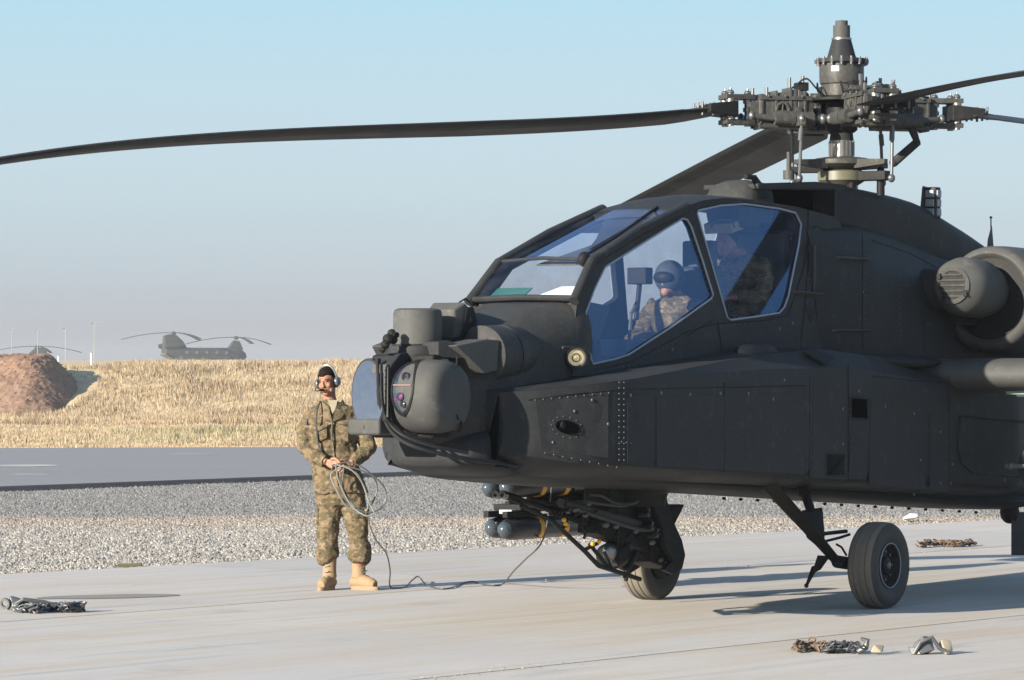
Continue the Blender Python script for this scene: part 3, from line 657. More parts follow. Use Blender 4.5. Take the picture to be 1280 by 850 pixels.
# rails, posts, roof
wsBL, wsTL, rfL = hp(718, 373, .425), hp(740, 325, .385), hp(853, 259, .352)
mr_ = lambda p: V3((p.x, -p.y, p.z))
mb = MB()
for f_ in (lambda p: p, mr_):
    mb.tube([f_(p) for p in (wsBL + V3((.02, .01, -.02)), wsTL, )], [.036, .034], 10)
    mb.tube([f_(p) for p in (wsTL + V3((.01, 0, -.01)), (wsTL + rfL) / 2 + V3((0, 0, .012)), rfL + V3((-.05, 0, .0)))], [.034, .038, .042], 10)
mb.build('canopy_rail', M['body'], HEL, smooth=60)
mb = MB(); mb.tube([wsTL, V3((wsTL.x + .03, 0, wsTL.z + .02)), mr_(wsTL)], .013, 8); mb.tube([wsBL, V3((wsBL.x + .05, 0, wsBL.z + .01)), mr_(wsBL)], .022, 8)
mb.build('windshield_bar', M['body'], HEL)
def quad_strip(P, Q, name, mat, bow=.0, n=8):
    mb = MB(); rs = []
    for p, q in ((P[0], P[1]), (Q[0], Q[1])):
        rs.append([p.lerp(q, i / n) + V3((0, 0, 0)) + V3((.03, 0, .02)) * bow * (1 - (2 * i / n - 1) ** 2) for i in range(n + 1)])
    mb.loft(rs, False, False); return mb.build(name, mat, HEL, smooth=60)
quad_strip((wsBL, mr_(wsBL)), (wsTL, mr_(wsTL)), 'windshield_pane', M['glass_clear'], 1.0)
quad_strip((wsTL, mr_(wsTL)), (rfL + V3((.1, 0, -.03)), mr_(rfL) + V3((.1, 0, -.03))), 'upper_windshield_pane', M['glass_clear'], 1.0)
# roof over the rear seat
RP = [ws(*p) for p in [(840, 268), (853, 259), (880, 251), (905, 248), (946, 251), (1000, 260), (1045, 272), (1062, 300)]]
mb = MB(); rings = []
for i, p in enumerate(RP):
    w = p.y; zt = p.z; row = []
    for k in range(13):
        t = 1 - 2 * k / 12; row.append(V3((p.x, w * t, zt + .035 * (1 - t * t) + .004)))
    rings.append(row + [V3((q.x, q.y * .96, q.z - .05)) for q in reversed(row)])
mb.loft(rings); ROOF = mb.build('roof', M['body'], HEL, smooth=50)
mb = MB()
for i in range(60):
    u = 752 + i * (852 - 752) / 59; v = 325 - (u - 752) * (325 - 270) / 96; p = ws(u, v - 1.5); mb.ell(p + V3((0, .003, .01)), (.008, .006, .008), nu=6, nv=4)
for i in range(42):
    u = 862 + i * (985 - 862) / 41; v = np.interp(u, [862, 900, 946, 985], [261, 252.5, 252.5, 259]); p = ws(u, v); mb.ell(p + V3((0, .003, 0)), (.008, .006, .008), nu=6, nv=4)
mb.build('canopy_bolts', M['grey'], HEL)['kind'] = 'stuff'
# wiper and its arm on the upper windshield, wiper of the lower one
def upw(u, v, l): return hp(u, v, l)

mb = MB(); mb.tube([hp(600, 386, -.34), hp(640, 380, -.1), hp(676, 372, .12)], .008, 6); mb.tube([hp(628, 388, -.15), hp(676, 374, .12)], .006, 6); mb.box(hp(676, 374, .14), (.05, .05, .03)); mb.build('wiper', M['black'], HEL)
mb = MB(); mb.tube([hp(573, 389, -.2) + V3((0, 0, 0)), hp(574, 378, -.2), hp(582, 373, -.2), hp(589, 380, -.2), hp(590, 386, -.2)], .006, 6); mb.build('handle', M['black'], HEL)
# glareshield, panels, consoles, seats
mb = MB(); mb.hull([(3.40, -.38, 2.285), (3.40, .38, 2.285), (2.85, .36, 2.24), (2.85, -.36, 2.24), (3.42, .36, 1.9), (3.42, -.36, 1.9), (2.9, .3, 2.0), (2.9, -.3, 2.0)]); mb.build('glareshield', M['interior'], HEL, smooth=0)
mb = MB(); mb.box((1.2, 0, 1.50), (4.4, .86, .05)); mb.box((-.02, 0, 2.1), (.04, .86, 1.3)); mb.build('cockpit_floor', M['interior'], HEL, smooth=0)
mb = MB(); mb.hull([(1.15, -.3, 2.22), (1.15, .2, 2.22), (1.0, .2, 2.34), (1.0, -.3, 2.34), (1.15, .2, 1.55), (1.15, -.3, 1.55), (1.0, .2, 1.55), (1.0, -.3, 1.55)]); mb.build('rear_instrument_panel', M['interior'], HEL, smooth=0)
mb = MB(); mb.box(hp(800, 345, .1), (.10, .16, .12)); mb.tube([hp(800, 350, .1), hp(795, 400, .1)], .02, 8); mb.build('sight_box', M['black'], HEL, bevel=.01)
def seat(x, z, name='seat'):
    mb = MB(); mb.box((x, 0, z), (.50, .50, .10)); mb.box((x - .30, 0, z + .42), (.12, .50, .85), (0, .2, 0)); mb.box((x - .37, 0, z + .93), (.10, .26, .22))
    return mb.build(name, M['seat'], HEL, bevel=.02)
seat(hp(846, 388, 0).x + .03, 1.72); seat(hp(931, 332, 0).x + .03, 2.02)
for (x, l, z) in ((2.9, .33, 1.95), (2.6, .36, 1.95), (1.2, .33, 2.0), (.8, .33, 2.1)): mb = MB(); mb.box((x, l, z), (.22, .10, .12)); mb.build('console', M['seat'], HEL, bevel=.006)
for (u0, v0, u1, v1, l) in ((786, 430, 789, 392, .2), (789, 392, 796, 378, .2), (965, 362, 967, 330, .2)): mb = MB(); mb.tube([hp(u0, v0, l), hp(u1, v1, l)], .014, 6); mb.build('grab_handle', M['grey'], HEL)
mb = MB(); mb.box(hp(905, 283, .0), (.20, .24, .08), (0, .2, 0)); mb.build('overhead_panel', M['tan_paint'], HEL, bevel=.01)
mb = MB(); mb.tube([hp(889, 284, .28), hp(895, 275, .26), hp(915, 275, .26), hp(918, 284, .26)], .008, 6); mb.build('mirror_frame', M['grey'], HEL)
mb = MB(); mb.plate([hp(988, 292, .22), hp(997, 290, .22), hp(996, 318, .22), hp(989, 314, .22)], (0, .004, 0)); st_ = mb.build('striped_patch', M['paper'], HEL, smooth=0)
for k in range(4): mb = MB(); v = 294 + 6 * k; mb.plate([hp(988.3, v, .224), hp(996.5, v - .5, .224), hp(996.5, v + 2, .224), hp(988.3, v + 2.5, .224)], (0, .004, 0)); mb.build('red_stripe', M['red'], st_, smooth=0)
# dark sun shade under the upper windshield
mb = MB(); 
def shade(pts, name, mat): mb = MB(); mb.plate(pts, (0, 0, -.012)); mb.build(name, mat, HEL, smooth=0)
def uw(s_, t_): return mr_(wsTL).lerp(wsTL, (s_ + 1) / 2).lerp(mr_(rfL).lerp(rfL, (s_ + 1) / 2), t_) + V3((0, 0, -.035))
shade([uw(.97, .03), uw(.97, .97), uw(-.75, .97), uw(.05, .50), uw(.62, .03)], 'sun_shade', M['interior'])
shade([uw(.60, .03), uw(-.25, .03), uw(.25, .42)], 'sun_shade', M['grey'])
uo = lambda s_, t_: uw(s_, t_) + V3((0, 0, .065))
mb = MB(); mb.tube([uo(.84, .0), uo(.80, .35), uo(.55, .93)], .011, 6); mb.tube([uo(.74, .12), uo(.72, .5), uo(.60, .80)], .008, 6); mb.build('wiper', M['black'], HEL)
mb = MB(); mb.ell(uo(.86, -.01) - V3((0, 0, .02)), (.06, .04, .055)); mb.build('wiper_motor', M['black'], HEL)
# fuselage behind the cockpit
def halfring(a, pts, n=4):
    q = catmull(pts, n); L_ = [V3((a, float(x), float(z))) for x, z in q]; return L_ + [V3((p.x, -p.y, p.z)) for p in reversed(L_[1:-1])]
ST = [(-.02, [(0, 2.94), (.30, 2.93), (.385, 2.78), (.44, 2.3), (.47, 1.8), (.47, 1.2), (.3, .95), (0, .95)]),
      (-.3, [(0, 2.94), (.29, 2.92), (.42, 2.78), (.51, 2.4), (.55, 1.8), (.53, 1.2), (.3, .92), (0, .92)]),
      (-.9, [(0, 2.95), (.33, 2.92), (.46, 2.74), (.58, 2.4), (.62, 1.85), (.58, 1.2), (.3, .9), (0, .9)]),
      (-1.8, [(0, 2.86), (.33, 2.82), (.47, 2.64), (.60, 2.35), (.65, 1.85), (.60, 1.2), (.3, .88), (0, .88)]),
      (-3.0, [(0, 2.68), (.30, 2.64), (.42, 2.5), (.55, 2.25), (.60, 1.85), (.55, 1.2), (.3, .86), (0, .86)]),
      (-4.5, [(0, 2.55), (.22, 2.5), (.33, 2.35), (.42, 2.1), (.45, 1.8), (.40, 1.3), (.25, 1.05), (0, 1.05)]),
      (-7.0, [(0, 2.2), (.15, 2.17), (.24, 2.05), (.29, 1.9), (.30, 1.7), (.26, 1.4), (.15, 1.28), (0, 1.28)]),
      (-10.0, [(0, 2.0), (.10, 1.97), (.16, 1.9), (.19, 1.8), (.19, 1.65), (.16, 1.5), (.1, 1.42), (0, 1.42)])]
rg = [halfring(a, p) for a, p in ST]; flat = [np.array([c for p in r for c in p]) for r in rg]
rs_ = [[V3(x[i:i + 3]) for i in range(0, len(x), 3)] for x in catmull(flat, 4)]
mb = MB(); mb.loft(rs_); rs_bm = mb; AFT = mb.build('aft_fuselage', M['body'], HEL, smooth=55)
# tail fin, stabilator, tail wheel (outside the photograph)
mb = MB(); mb.hull([(-9.2, .05, 1.9), (-9.2, -.05, 1.9), (-10.3, .04, 1.6), (-10.3, -.04, 1.6), (-10.2, .04, 3.5), (-10.2, -.04, 3.5), (-10.9, .02, 3.5), (-10.9, -.02, 3.5)]); mb.build('tail_fin', M['body'], HEL, smooth=0)
mb = MB(); mb.hull([(-9.6, 1.6, 1.60), (-9.6, -1.6, 1.60), (-10.4, 1.6, 1.55), (-10.4, -1.6, 1.55), (-9.6, 1.6, 1.68), (-9.6, -1.6, 1.68)]); mb.build('stabilator', M['body'], HEL, smooth=0)
mb = MB(); mb.tube([(-9.2, 0, 1.45), (-10.2, 0, .3)], .05, 8); mb.lathe([(.1, -.06), (.2, -.05), (.2, .05), (.1, .06)], (-10.2, 0, .2), (0, 1, 0)); mb.build('tail_wheel', M['rubber'], HEL)
# rotor fairing (doghouse)
mb = MB(); dg = []
for a, w, z0, z1, p in catmull([(-.66, .275, 2.6, 3.25, 7), (-1.0, .33, 2.6, 3.235, 7), (-1.9, .375, 2.5, 3.165, 6), (-2.6, .36, 2.4, 3.03, 5), (-3.3, .31, 2.3, 2.87, 5), (-4.6, .2, 2.1, 2.55, 4)], 4): dg.append(selli(float(a), float(w), float(z0), float(z1), float(p)))
mb.loft(dg); DOG = mb.build('rotor_fairing', M['body'], HEL, smooth=50)
tl = lambda u, v, l=.28: hp(u, v, l)
mb = MB(); pts = [tl(948, 229, .24), tl(1020, 227, .27), tl(1060, 231, .27)]
up = [V3((p.x, k * p.y, p.z)) for p in pts for k in (1, -1)]; mb.hull(up + [p - V3((0, 0, .045)) for p in up]); mb.build('inlet_roof', M['body'], DOG, bevel=.01)
mb = MB(); fx0, fx1 = hp(905, 246, 0).x, hp(962, 240, .2).x; mb.loft([selli(fx0 + (fx1 - fx0) * t, w, 2.85, z, 3.0, 28) for t, w, z in ((0, .08, 3.04), (.06, .16, 3.13), (.25, .205, 3.215), (.6, .225, 3.24), (1.0, .235, 3.235))]); mb.build('front_fairing', M['nose'], DOG, smooth=60)
mb = MB(); mb.hull([hp(938, 222, .18), hp(946, 220, .2), hp(965, 246, .26), hp(950, 248, .26), hp(938, 222, .1), hp(965, 246, .1), hp(950, 248, .1), hp(946, 220, .12)]); mb.tube([hp(932, 221, .18), hp(944, 222, .2)], .022, 6); mb.build('latch_bracket', M['black'], DOG)
mb = MB(); mb.box((tl(1000, 250).x + .05, 0, 3.03), (.80, .40, .34)); mb.build('inlet_duct', M['recess_shade'], DOG, smooth=0)  # solid box; the shade of the opening is painted as near-black colour
mb = MB(); mb.hull([hp(u, v, l) for u, v in ((1043, 232), (1060, 233), (1060, 285), (1043, 272)) for l in (.275, .22)]); mb.build('inlet_post', M['body'], DOG, bevel=.006)
mb = MB(); mb.cyl(hp(986, 224, .0), hp(986, 213, .0), .045); mb.cyl(hp(986, 216, .0), hp(986, 190, .0), .018); mb.build('static_post', M['hub'], DOG)
# formation light, blade antenna
mb = MB(); c = hp(1164, 254, .30); mb.box(c, (.10, .13, .26)); mb.hull([hp(1150, 262, .28), hp(1153, 232, .28), hp(1160, 234, .28), hp(1160, 266, .28), hp(1150, 262, .2), hp(1153, 232, .2), hp(1160, 234, .2), hp(1160, 266, .2)]); LB = mb.build('identification_light', M['nose'], DOG, bevel=.012)
for k in range(3):
    mb = MB(); mb.box(c + V3((.055, .01, -.075 + .075 * k)), (.02, .085, .06)); mb.box(c + V3((0, .07, -.075 + .075 * k)), (.07, .015, .06)); mb.build('light_lens', M['seal'], LB, bevel=.006)
c = hp(1238, 300, .35); mb = MB(); mb.hull([c + V3((.12, .008, -.3)), c + V3((-.12, -.008, -.3)), c + V3((.07, .008, 0)), c + V3((-.07, -.008, 0)), c + V3((-.0, .008, .12)), c + V3((-.03, 0, .12))]); mb.cyl(c + V3((-.01, 0, .1)), c + V3((-.01, 0, .19)), .006, n=6); mb.ell(c + V3((-.01, 0, .19)), (.014, .014, .01), nu=8, nv=6); mb.build('blade_antenna', M['grey'], HEL)
# steps, vents, rescue triangles on the side
def side(a, z): return float(np.interp(z, [1.8, 2.4, 2.82, 3.02], [.56, .53, .43, .3])) + .045 * float(np.interp(a, [-1, .0], [1, -0.6]))
def sp_(u, v): return hs(u, v, side)
for (u0, v0, u1, v1) in ((1044, 320, 1086, 323), (1042, 411, 1088, 412), (990, 363, 1027, 367)):
    f_ = ws if u1 < 1040 else sp_
    p, q = f_(u0, v0), f_(u1, v1); mb = MB(); mb.hull([p + V3((0, -.02, 0)), q + V3((0, -.02, 0)), p + V3((-.05, .045, -.002)), q + V3((.05, .045, -.002)), p + V3((0, -.02, -.03)), q + V3((0, -.02, -.03)), p + V3((-.05, .045, -.010)), q + V3((.05, .045, -.010))]); mb.build('foot_step', M['grey'], HEL, bevel=.003)
mb = MB(); mb.plate([ws(1006, 384) + V3((0, .004, 0)), ws(1020, 384) + V3((0, .004, 0)), ws(1013, 404) + V3((0, .004, 0))], (0, .002, 0)); mb.build('rescue_triangle', M['black'], HEL, smooth=0)
for (u, v) in ((974, 411), (840, 437), (990, 404), (1078, 365), (1120, 396), (1122, 430), (1095, 393), (1108, 395)):
    f_ = ws if u < 1040 else sp_
    mb = MB(); mb.lathe([(.013, 0), (.011, .007), (.001, .009)], axis=(0, 1, 0), n=10); o = mb.build('fastener', M['rivet'], HEL); o.location = f_(u, v)
G_ = [ws(1017, 283), ws(1050, 296), ws(1048, 310), ws(1034, 312)]
mb = MB(); mb.plate([p + V3((0, .004, 0)) for p in G_], (0, .004, 0)); g_ = mb.build('vent_grille', M['grey'], HEL, smooth=0)
mb = MB()
for k in range(5): mb.tube([G_[0].lerp(G_[3], k / 4) + V3((0, .010, 0)), G_[1].lerp(G_[2], k / 4) + V3((0, .010, 0))], .005, 4)
mb.build('grille_bar', M['black'], g_)
# landing light on the nose side
LLc = hp(719, 447, .50)
mb = MB(); mb.hull([hp(697, 437, .43), hp(704, 432, .47), hp(733, 434, .50), hp(741, 446, .49), hp(735, 461, .47), hp(712, 462, .44), hp(699, 454, .43), hp(697, 437, .36), hp(735, 434, .36), hp(740, 446, .36), hp(712, 462, .36)]); LH = mb.build('landing_light_housing', M['grey'], HEL, bevel=.012)
ax = V3((.75, .65, 0)).normalized(); c = LLc + ax * .03
mb = MB(); mb.lathe([(.072, -.05), (.072, .022), (.060, .022), (.055, .0), (.0005, -.005)], c, ax, 24); mb.build('lamp_ring', M['grey'], LH)
mb = MB(); mb.lathe([(.055, .004), (.045, -.006), (.012, -.015), (.012, .008), (.0005, .012)], c, ax, 24); mb.build('lamp_lens', M['lamp'], LH, smooth=60)
mb = MB(); mb.ring([(.030, .006), (.030, .012), (.024, .012), (.024, .006)], c, ax, 20); mb.ring([(.074, .0), (.074, .026), (.066, .026), (.066, .0)], c, ax, 24); mb.build('lamp_shield', M['black'], LH)

# --------------------------------------------------- sensor turret on the nose
for s_ in (1, -1):
    bar = sloft([(4.50, .205, 1.69, 2.085, 2.2, 40, .235 * s_), (4.2, .205, 1.69, 2.09, 2.2, 40, .235 * s_), (3.9, .19, 1.70, 2.09, 2.2, 40, .22 * s_), (3.6, .15, 1.74, 2.08, 2.2, 40, .2 * s_)]) if False else None
    rings = [[V3((a, l0 * s_ + w * math.cos(2 * math.pi * k / 36), 1.89 + dz + w * math.sin(2 * math.pi * k / 36))) for k in range(36)] for a, l0, w, dz in ((4.36, .255, .165, 0), (4.34, .255, .20, 0), (4.14, .255, .205, 0), (4.14, .255, .197, 0), (4.12, .255, .197, 0), (4.12, .253, .206, 0), (4.0, .245, .205, 0), (3.8, .22, .19, .01), (3.4, .18, .17, .02))]
    mb = MB(); mb.loft(rings); mb.build('nose_barrel', M['nose'], HEL, smooth=40)
    P = [hp(570, 432, .34), hp(608, 424, .40), hp(624, 425, .42), hp(622, 463, .42), hp(606, 467, .40), hp(584, 449, .34)]
    P += [V3((p.x, p.y - .16, p.z)) for p in P]
    mb = MB(); mb.hull([V3((p.x, p.y * s_, p.z)) for p in P]); mb.build('sensor_bracket', M['grey'], HEL, bevel=.008)
    P = [hp(607, 411, .22), hp(640, 409, .24), hp(622, 426, .34), hp(608, 425, .34)]; P += [p + V3((-.12, -.06, -.06)) for p in P]
    mb = MB(); mb.hull([V3((p.x, p.y * s_, p.z)) for p in P]); mb.build('bracket_cap', M['grey'], HEL, bevel=.006)
mb = MB(); mb.hull([hp(548, 427, .24), hp(560, 425, .25), hp(583, 434, .34), hp(583, 448, .34), hp(560, 448, .27), hp(548, 446, .24)] + [V3((p.x, 0, p.z)) for p in (hp(548, 427, .24), hp(583, 434, .34), hp(583, 448, .34), hp(548, 446, .24))]); mb.build('bracket_arm', M['body'], HEL, bevel=.006)
PX = hp(522, 430, 0).x
PZ = 1.965
TC = V3((4.85, 0, 1.62))
mb = MB(); mb.lathe([(.14, 0), (.162, .0), (.162, .20), (.155, .225), (.13, .236), (.0005, .238)], (PX, 0, PZ), (0, 0, 1), 40); PN = mb.build('night_sensor_turret', M['grey'], HEL, smooth=40)
mb = MB(); mb.lathe([(.19, -.10), (.20, -.06), (.185, -.015), (.155, -.01), (.155, .005)], (PX, 0, PZ), (0, 0, 1), 40); mb.box((PX - .1, 0, PZ - .06), (.3, .36, .10)); mb.build('turret_base', M['body'], HEL, smooth=40)
mb = MB()
for (u, v, r) in ((508, 417, .03), (503, 424, .035), (510, 425, .03), (500, 431, .03), (514, 419, .02), (497, 437, .02)): mb.ell(hp(u, v, -.02) + V3((.17, 0, 0)), (r, r, r), nu=8, nv=6)
mb.tube([hp(512, 416, .0) + V3((.17, 0, 0)), hp(495, 440, -.05) + V3((.17, 0, 0))], .018, 8); mb.build('clamp', M['black'], HEL)
sh = [(528, 386), (548, 379), (583, 377), (590, 384), (588, 400), (574, 423), (550, 415)]
mb = MB(); L1 = [hp(u, v, .13) for u, v in sh]; x0 = 0
xf, xb, zt0, zl0 = hp(531, 386, -.13).x, hp(586, 384, .13).x, hp(560, 378, 0).z, hp(574, 423, .1).z
mb.hull([V3((x, k * w, z)) for k in (1, -1) for x, w, z in ((xf, .11, zt0 - .05), (xf - .10, .125, zt0 - .005), (xb + .05, .13, zt0), (xb, .13, zt0 - .03), (xb - .02, .15, zt0 - .12), (xb + .10, .12, zl0), (xf, .11, zl0))]); mb.build('turret_shroud', M['grey'], HEL, bevel=.015)
mb = MB(); mb.hull([hp(583, 384, .15), hp(592, 383, .15), hp(596, 400, .1), hp(578, 424, .15), hp(583, 384, -.15), hp(596, 400, -.15), hp(578, 424, -.1)]); mb.build('shroud_back', M['black'], HEL, bevel=.01)
# left drum (day sensor), right drum (night sensor), yoke
mb = MB(); rings = []
for l, r in catmull([(.09, .225), (.15, .238), (.28, .240), (.36, .225), (.405, .18), (.42, .10)], 4):
    rings.append([V3((TC.x + .03 + float(r) * 1.08 * math.copysign(abs(math.cos(t)) ** .86, math.cos(t)), float(l), TC.z + float(r) * math.copysign(abs(math.sin(t)) ** .86, math.sin(t)))) for t in [2 * math.pi * k / 48 for k in range(48)]])
mb.loft(rings); DL = mb.build('day_sensor_drum', M['grey'], HEL, smooth=50)
XF = TC.x + .03 + .24 * 1.08
def front_pt(l, z): # on the drum's front surface
    dz = max(-.99, min(.99, (z - TC.z) / .24)); return V3((TC.x + .03 + .26 * (1 - abs(dz) ** 2.33) ** .43, l, z))
def kid(s=1.0, off=0.0):
    out = []
    for k in range(40):
        t = 2 * math.pi * k / 40; w = .078 * s; h = .165 * s
        l = .175 + w * math.copysign(abs(math.cos(t)) ** .8, math.cos(t)) - .03 * math.sin(t) ** 2 * (1 if math.cos(t) > 0 else -.3) * (1 if math.sin(t) < .2 else .2); z = TC.z + .055 + h * math.sin(t)
        p = front_pt(l, z); p.x += off; out.append(p)
    return out
mb = MB(); mb.loft([kid(1.14, -.03), kid(1.14, .008), kid(1.0, .010), kid(.97, -.02)], True, False); mb.build('window_rim', M['black'], DL, smooth=40)
mb = MB(); k0 = kid(1.0, .003); c0 = sum(k0, V3()) / len(k0); c0.x += .004; mb.add(k0 + [c0], [(i, (i + 1) % 40, 40) for i in range(40)]); mb.build('sensor_window', M['lens'], DL, smooth=80)
mb = MB(); mb.tube([front_pt(.10, TC.z + .075) + V3((.006, 0, 0)), front_pt(.24, TC.z + .075) + V3((.006, 0, 0))], .0035, 6); mb.build('window_divider', M['pink'], DL)
for (dl, dz, r) in ((.16, .00, .028), (.18, -.05, .022), (.185, .13, .03)):
    mb = MB(); p = front_pt(dl, TC.z + dz); mb.lathe([(r, 0), (r, .010), (r * .8, .010), (r * .6, .004), (.0005, .008)], p, (1, 0, 0), 16); mb.build('lens', M['lens'], DL)
mb = MB(); rings = [[V3((TC.x + .02 + r * math.cos(t) * xs_, l, TC.z + r * math.sin(t))) for t in [2 * math.pi * k / 40 for k in range(40)]] for l, r, xs_ in ((-.03, .235, .9), (-.20, .24, .9), (-.27, .22, .9), (-.30, .13, .9))]
mb.loft(rings); DR = mb.build('night_sensor_drum', M['body'], HEL, smooth=50)
c = V3((TC.x + .25, -.125, TC.z + .01))
disc = [c + V3((-.10 * (abs(math.sin(t)) ** 2) * 0, .135 * math.cos(t), .24 * math.sin(t))) for t in [2 * math.pi * k / 40 for k in range(40)]]
mb = MB(); mb.plate(disc, (-.05, 0, 0)); mb.build('window_frame', M['body'], DR, smooth=40)
disc2 = [c + (p - c) * .94 + V3((.004, 0, 0)) for p in disc]; mb = MB(); mb.add(disc2, [tuple(range(40))]); mb.build('infrared_window', M['mirror'], DR, smooth=0)
mb = MB(); mb.box((TC.x + .12, -.15, TC.z - .20), (.30, .26, .11)); mb.build('drum_base', M['grey'], DR, bevel=.02)
# yoke column between the drums, swept band underneath
mb = MB(); mb.hull([V3((x, l, z)) for l in (-.05, .055) for x, z in ((TC.x + .25, TC.z + .20), (TC.x + .27, TC.z + .05), (TC.x + .24, TC.z - .16), (TC.x + .05, TC.z - .27), (TC.x - .1, TC.z + .30), (TC.x + .14, TC.z + .28))]); YK = mb.build('turret_yoke', M['body'], HEL, bevel=.01)
mb = MB(); mb.box((TC.x + .272, .035, TC.z + .03), (.014, .035, .33)); mb.box((TC.x + .26, -.02, TC.z + .18), (.03, .12, .06)); mb.build('yoke_strip', M['grey'], YK, bevel=.004)
mb = MB()
for k in range(7): mb.ell((TC.x + .282, .035, TC.z - .10 + .045 * k), (.005, .006, .006), nu=6, nv=4)
mb.build('yoke_bolts', M['black'], YK)
for bi, bp in enumerate(([(478, 448, -.03), (481, 500, -.03), (490, 530, .0), (505, 548, .12), (530, 560, .26), (580, 572, .38), (650, 581, .46)], [(482, 455, .03), (484, 505, .03), (494, 530, .05), (512, 545, .16), (545, 557, .28), (590, 566, .38)])):
    cs_ = [V3(x) for x in catmull([tuple(hp(*q) + V3((.05, 0, 0))) for q in bp], 5)]
    mb = MB(); mb.tube(cs_, .013 if bi == 0 else .008, 8, flat=1.8); mb.build('turret_skirt', M['body'], YK)
for (r0, z0, w_) in ():
    mb = MB(); rs2 = []
    for k in range(25):
        t = math.pi * (k / 24) - math.pi / 2; x = TC.x - .02 + (r0 + .0) * math.cos(t); l = (r0 + .08) * math.sin(t); z = z0 + .05 * (1 - abs(math.sin(t))) * 0 + .12 * max(0, math.cos(t)) ** 6 * .6
        rs2.append([V3((x * 1, l, z - w_ * .5)), V3((x + .02 * math.cos(t), l * 1.03, z)), V3((x, l, z + w_ * .5)), V3((x - .05, l * .9, z + w_ * .3))])
    mb.loft(rs2, True, True); mb.build('turret_skirt', M['body'], YK, smooth=50)
mb = MB(); mb.lathe([(.20, -.06), (.24, -.03), (.26, .08), (.22, .14)], (TC.x - .12, 0, 1.42), (0, 0, 1), 32); mb.box((4.80, 0, 1.62), (.18, .50, .55)); mb.build('turret_mount', M['black'], HEL, bevel=.02)
mb = MB(); random.seed(3)
for k in range(26):
    p = V3((4.78 + random.uniform(-.05, .12), random.choice((.30, .34, .26)) + random.uniform(-.02, .04), random.uniform(1.40, 1.86))); q = p + V3((random.uniform(-.12, .08), random.uniform(-.03, .05), random.uniform(-.15, .15))); mb.tube([p, p.lerp(q, .5) + V3((0, .03, 0)), q], random.uniform(.006, .014), 6)
mb.build('turret_wiring', M['black'], HEL)['kind'] = 'stuff'
c = hp(460, 534, -.2); mb = MB(); mb.lathe([(.035, -.02), (.035, .02), (.022, .02), (.022, -.02)], c + V3((.1, .06, 0)), (.8, .6, 0), 16); mb.tube([c + V3((.1, .06, .03)), c + V3((.1, .12, .12))], .009, 6); mb.build('tie_ring', M['steel'], HEL)

# --------------------------------------------------- engine, drive gearbox, wing
for s_ in (1, -1):
    E0 = V3((-2.05, .90 * s_, 2.37)); axd = V3((1, 0, .05)).normalized()
    mb = MB(); mb.lathe([(.30, .12), (.34, .02), (.365, -.005), (.40, .005), (.425, .06), (.44, .25), (.46, .8), (.46, 1.6), (.38, 2.3), (.24, 2.9)][::1], E0, -axd, 48); 
    NAC = mb.build('engine_nacelle', M['grey'], HEL, smooth=50)
    mb = MB(); mb.lathe([(.33, .05), (.30, .25), (.0005, .26)], E0, -axd, 32); mb.build('engine_intake', M['black'], NAC)
    G0 = V3((-1.50, .865 * s_, 2.465))
    mb = MB(); mb.lathe([(.0005, .0), (.150, .0), (.165, .02), (.21, .07), (.235, .16), (.235, .45), (.20, .60), (.16, .8)], G0, -axd, 40); GB = mb.build('nose_gearbox', M['grey'], HEL, smooth=50)
    mb = MB(); mb.ring([(.150, .0), (.150, .012), (.115, .012), (.115, .0)], G0, axd, 32); mb.build('grille_ring', M['nose'], GB)
    mb = MB(); mb.lathe([(.114, .001), (.114, .003), (.0005, .003)], G0, axd, 32); mb.build('grille_disc', M['black'], GB)
    for k in range(5):
        h = -.085 + .042 * k; w = math.sqrt(.114 ** 2 - h * h); mb = MB(); mb.box(G0 + axd * .008 + V3((0, 0, h)), (.008, 2 * w, .014)); mb.build('grille_bar', M['nose'], GB, smooth=0)
    for t in (2.6, -.5, 4.1):
        mb = MB(); mb.box(G0 + axd * .012 + V3((0, .133 * math.cos(t), .133 * math.sin(t))), (.03, .035, .05)); mb.build('latch', M['black'], GB, bevel=.004)
    mb = MB(); mb.tube([(-1.75, .35 * s_, 2.42), (-1.72, .62 * s_, 2.44), (-1.68, .80 * s_, 2.46)], [.20, .16, .13], 24); mb.build('shaft_fairing', M['body'], HEL)
    mb = MB(); mb.hull([(-1.9, .4 * s_, 2.2), (-4.2, .3 * s_, 2.2), (-1.9, .8 * s_, 2.15), (-4, .8 * s_, 2.2), (-2.2, .4 * s_, 2.6), (-4, .3 * s_, 2.6), (-2.4, .8 * s_, 2.4), (-3.9, .8 * s_, 2.4)]); mb.build('engine_pylon', M['body'], HEL, bevel=.03)
    # wing
    rings = []; LEr = hp(1184, 469, .92)
    for l, sw in ((.50, .0), (.64, .0), (.9, .03), (1.6, .12), (2.62, .25), (2.66, .27)):
        ch = 1.15 - .1 * (l - .6); th = .125; x0 = LEr.x - sw; 
        if l in (.5,): x0 -= .0
        if l > 2.64: th *= .6
        ring = []
        for k in range(28):
            t = 2 * math.pi * k / 28; cx = math.cos(t); xx = x0 - ch * (1 - cx) / 2; pr = (1 - cx) / 2
            zz = th * (math.copysign(1, math.sin(t))) * (4.6 * (math.sqrt(pr) * .62 - .25 * pr - .36 * pr * pr)) if 0 < pr < 1 else 0
            ring.append(V3((xx, l * s_, LEr.z + .0 + zz)))
        rings.append(ring)
    mb = MB(); mb.loft(rings); WG = mb.build('stub_wing', M['grey'], HEL, smooth=55)
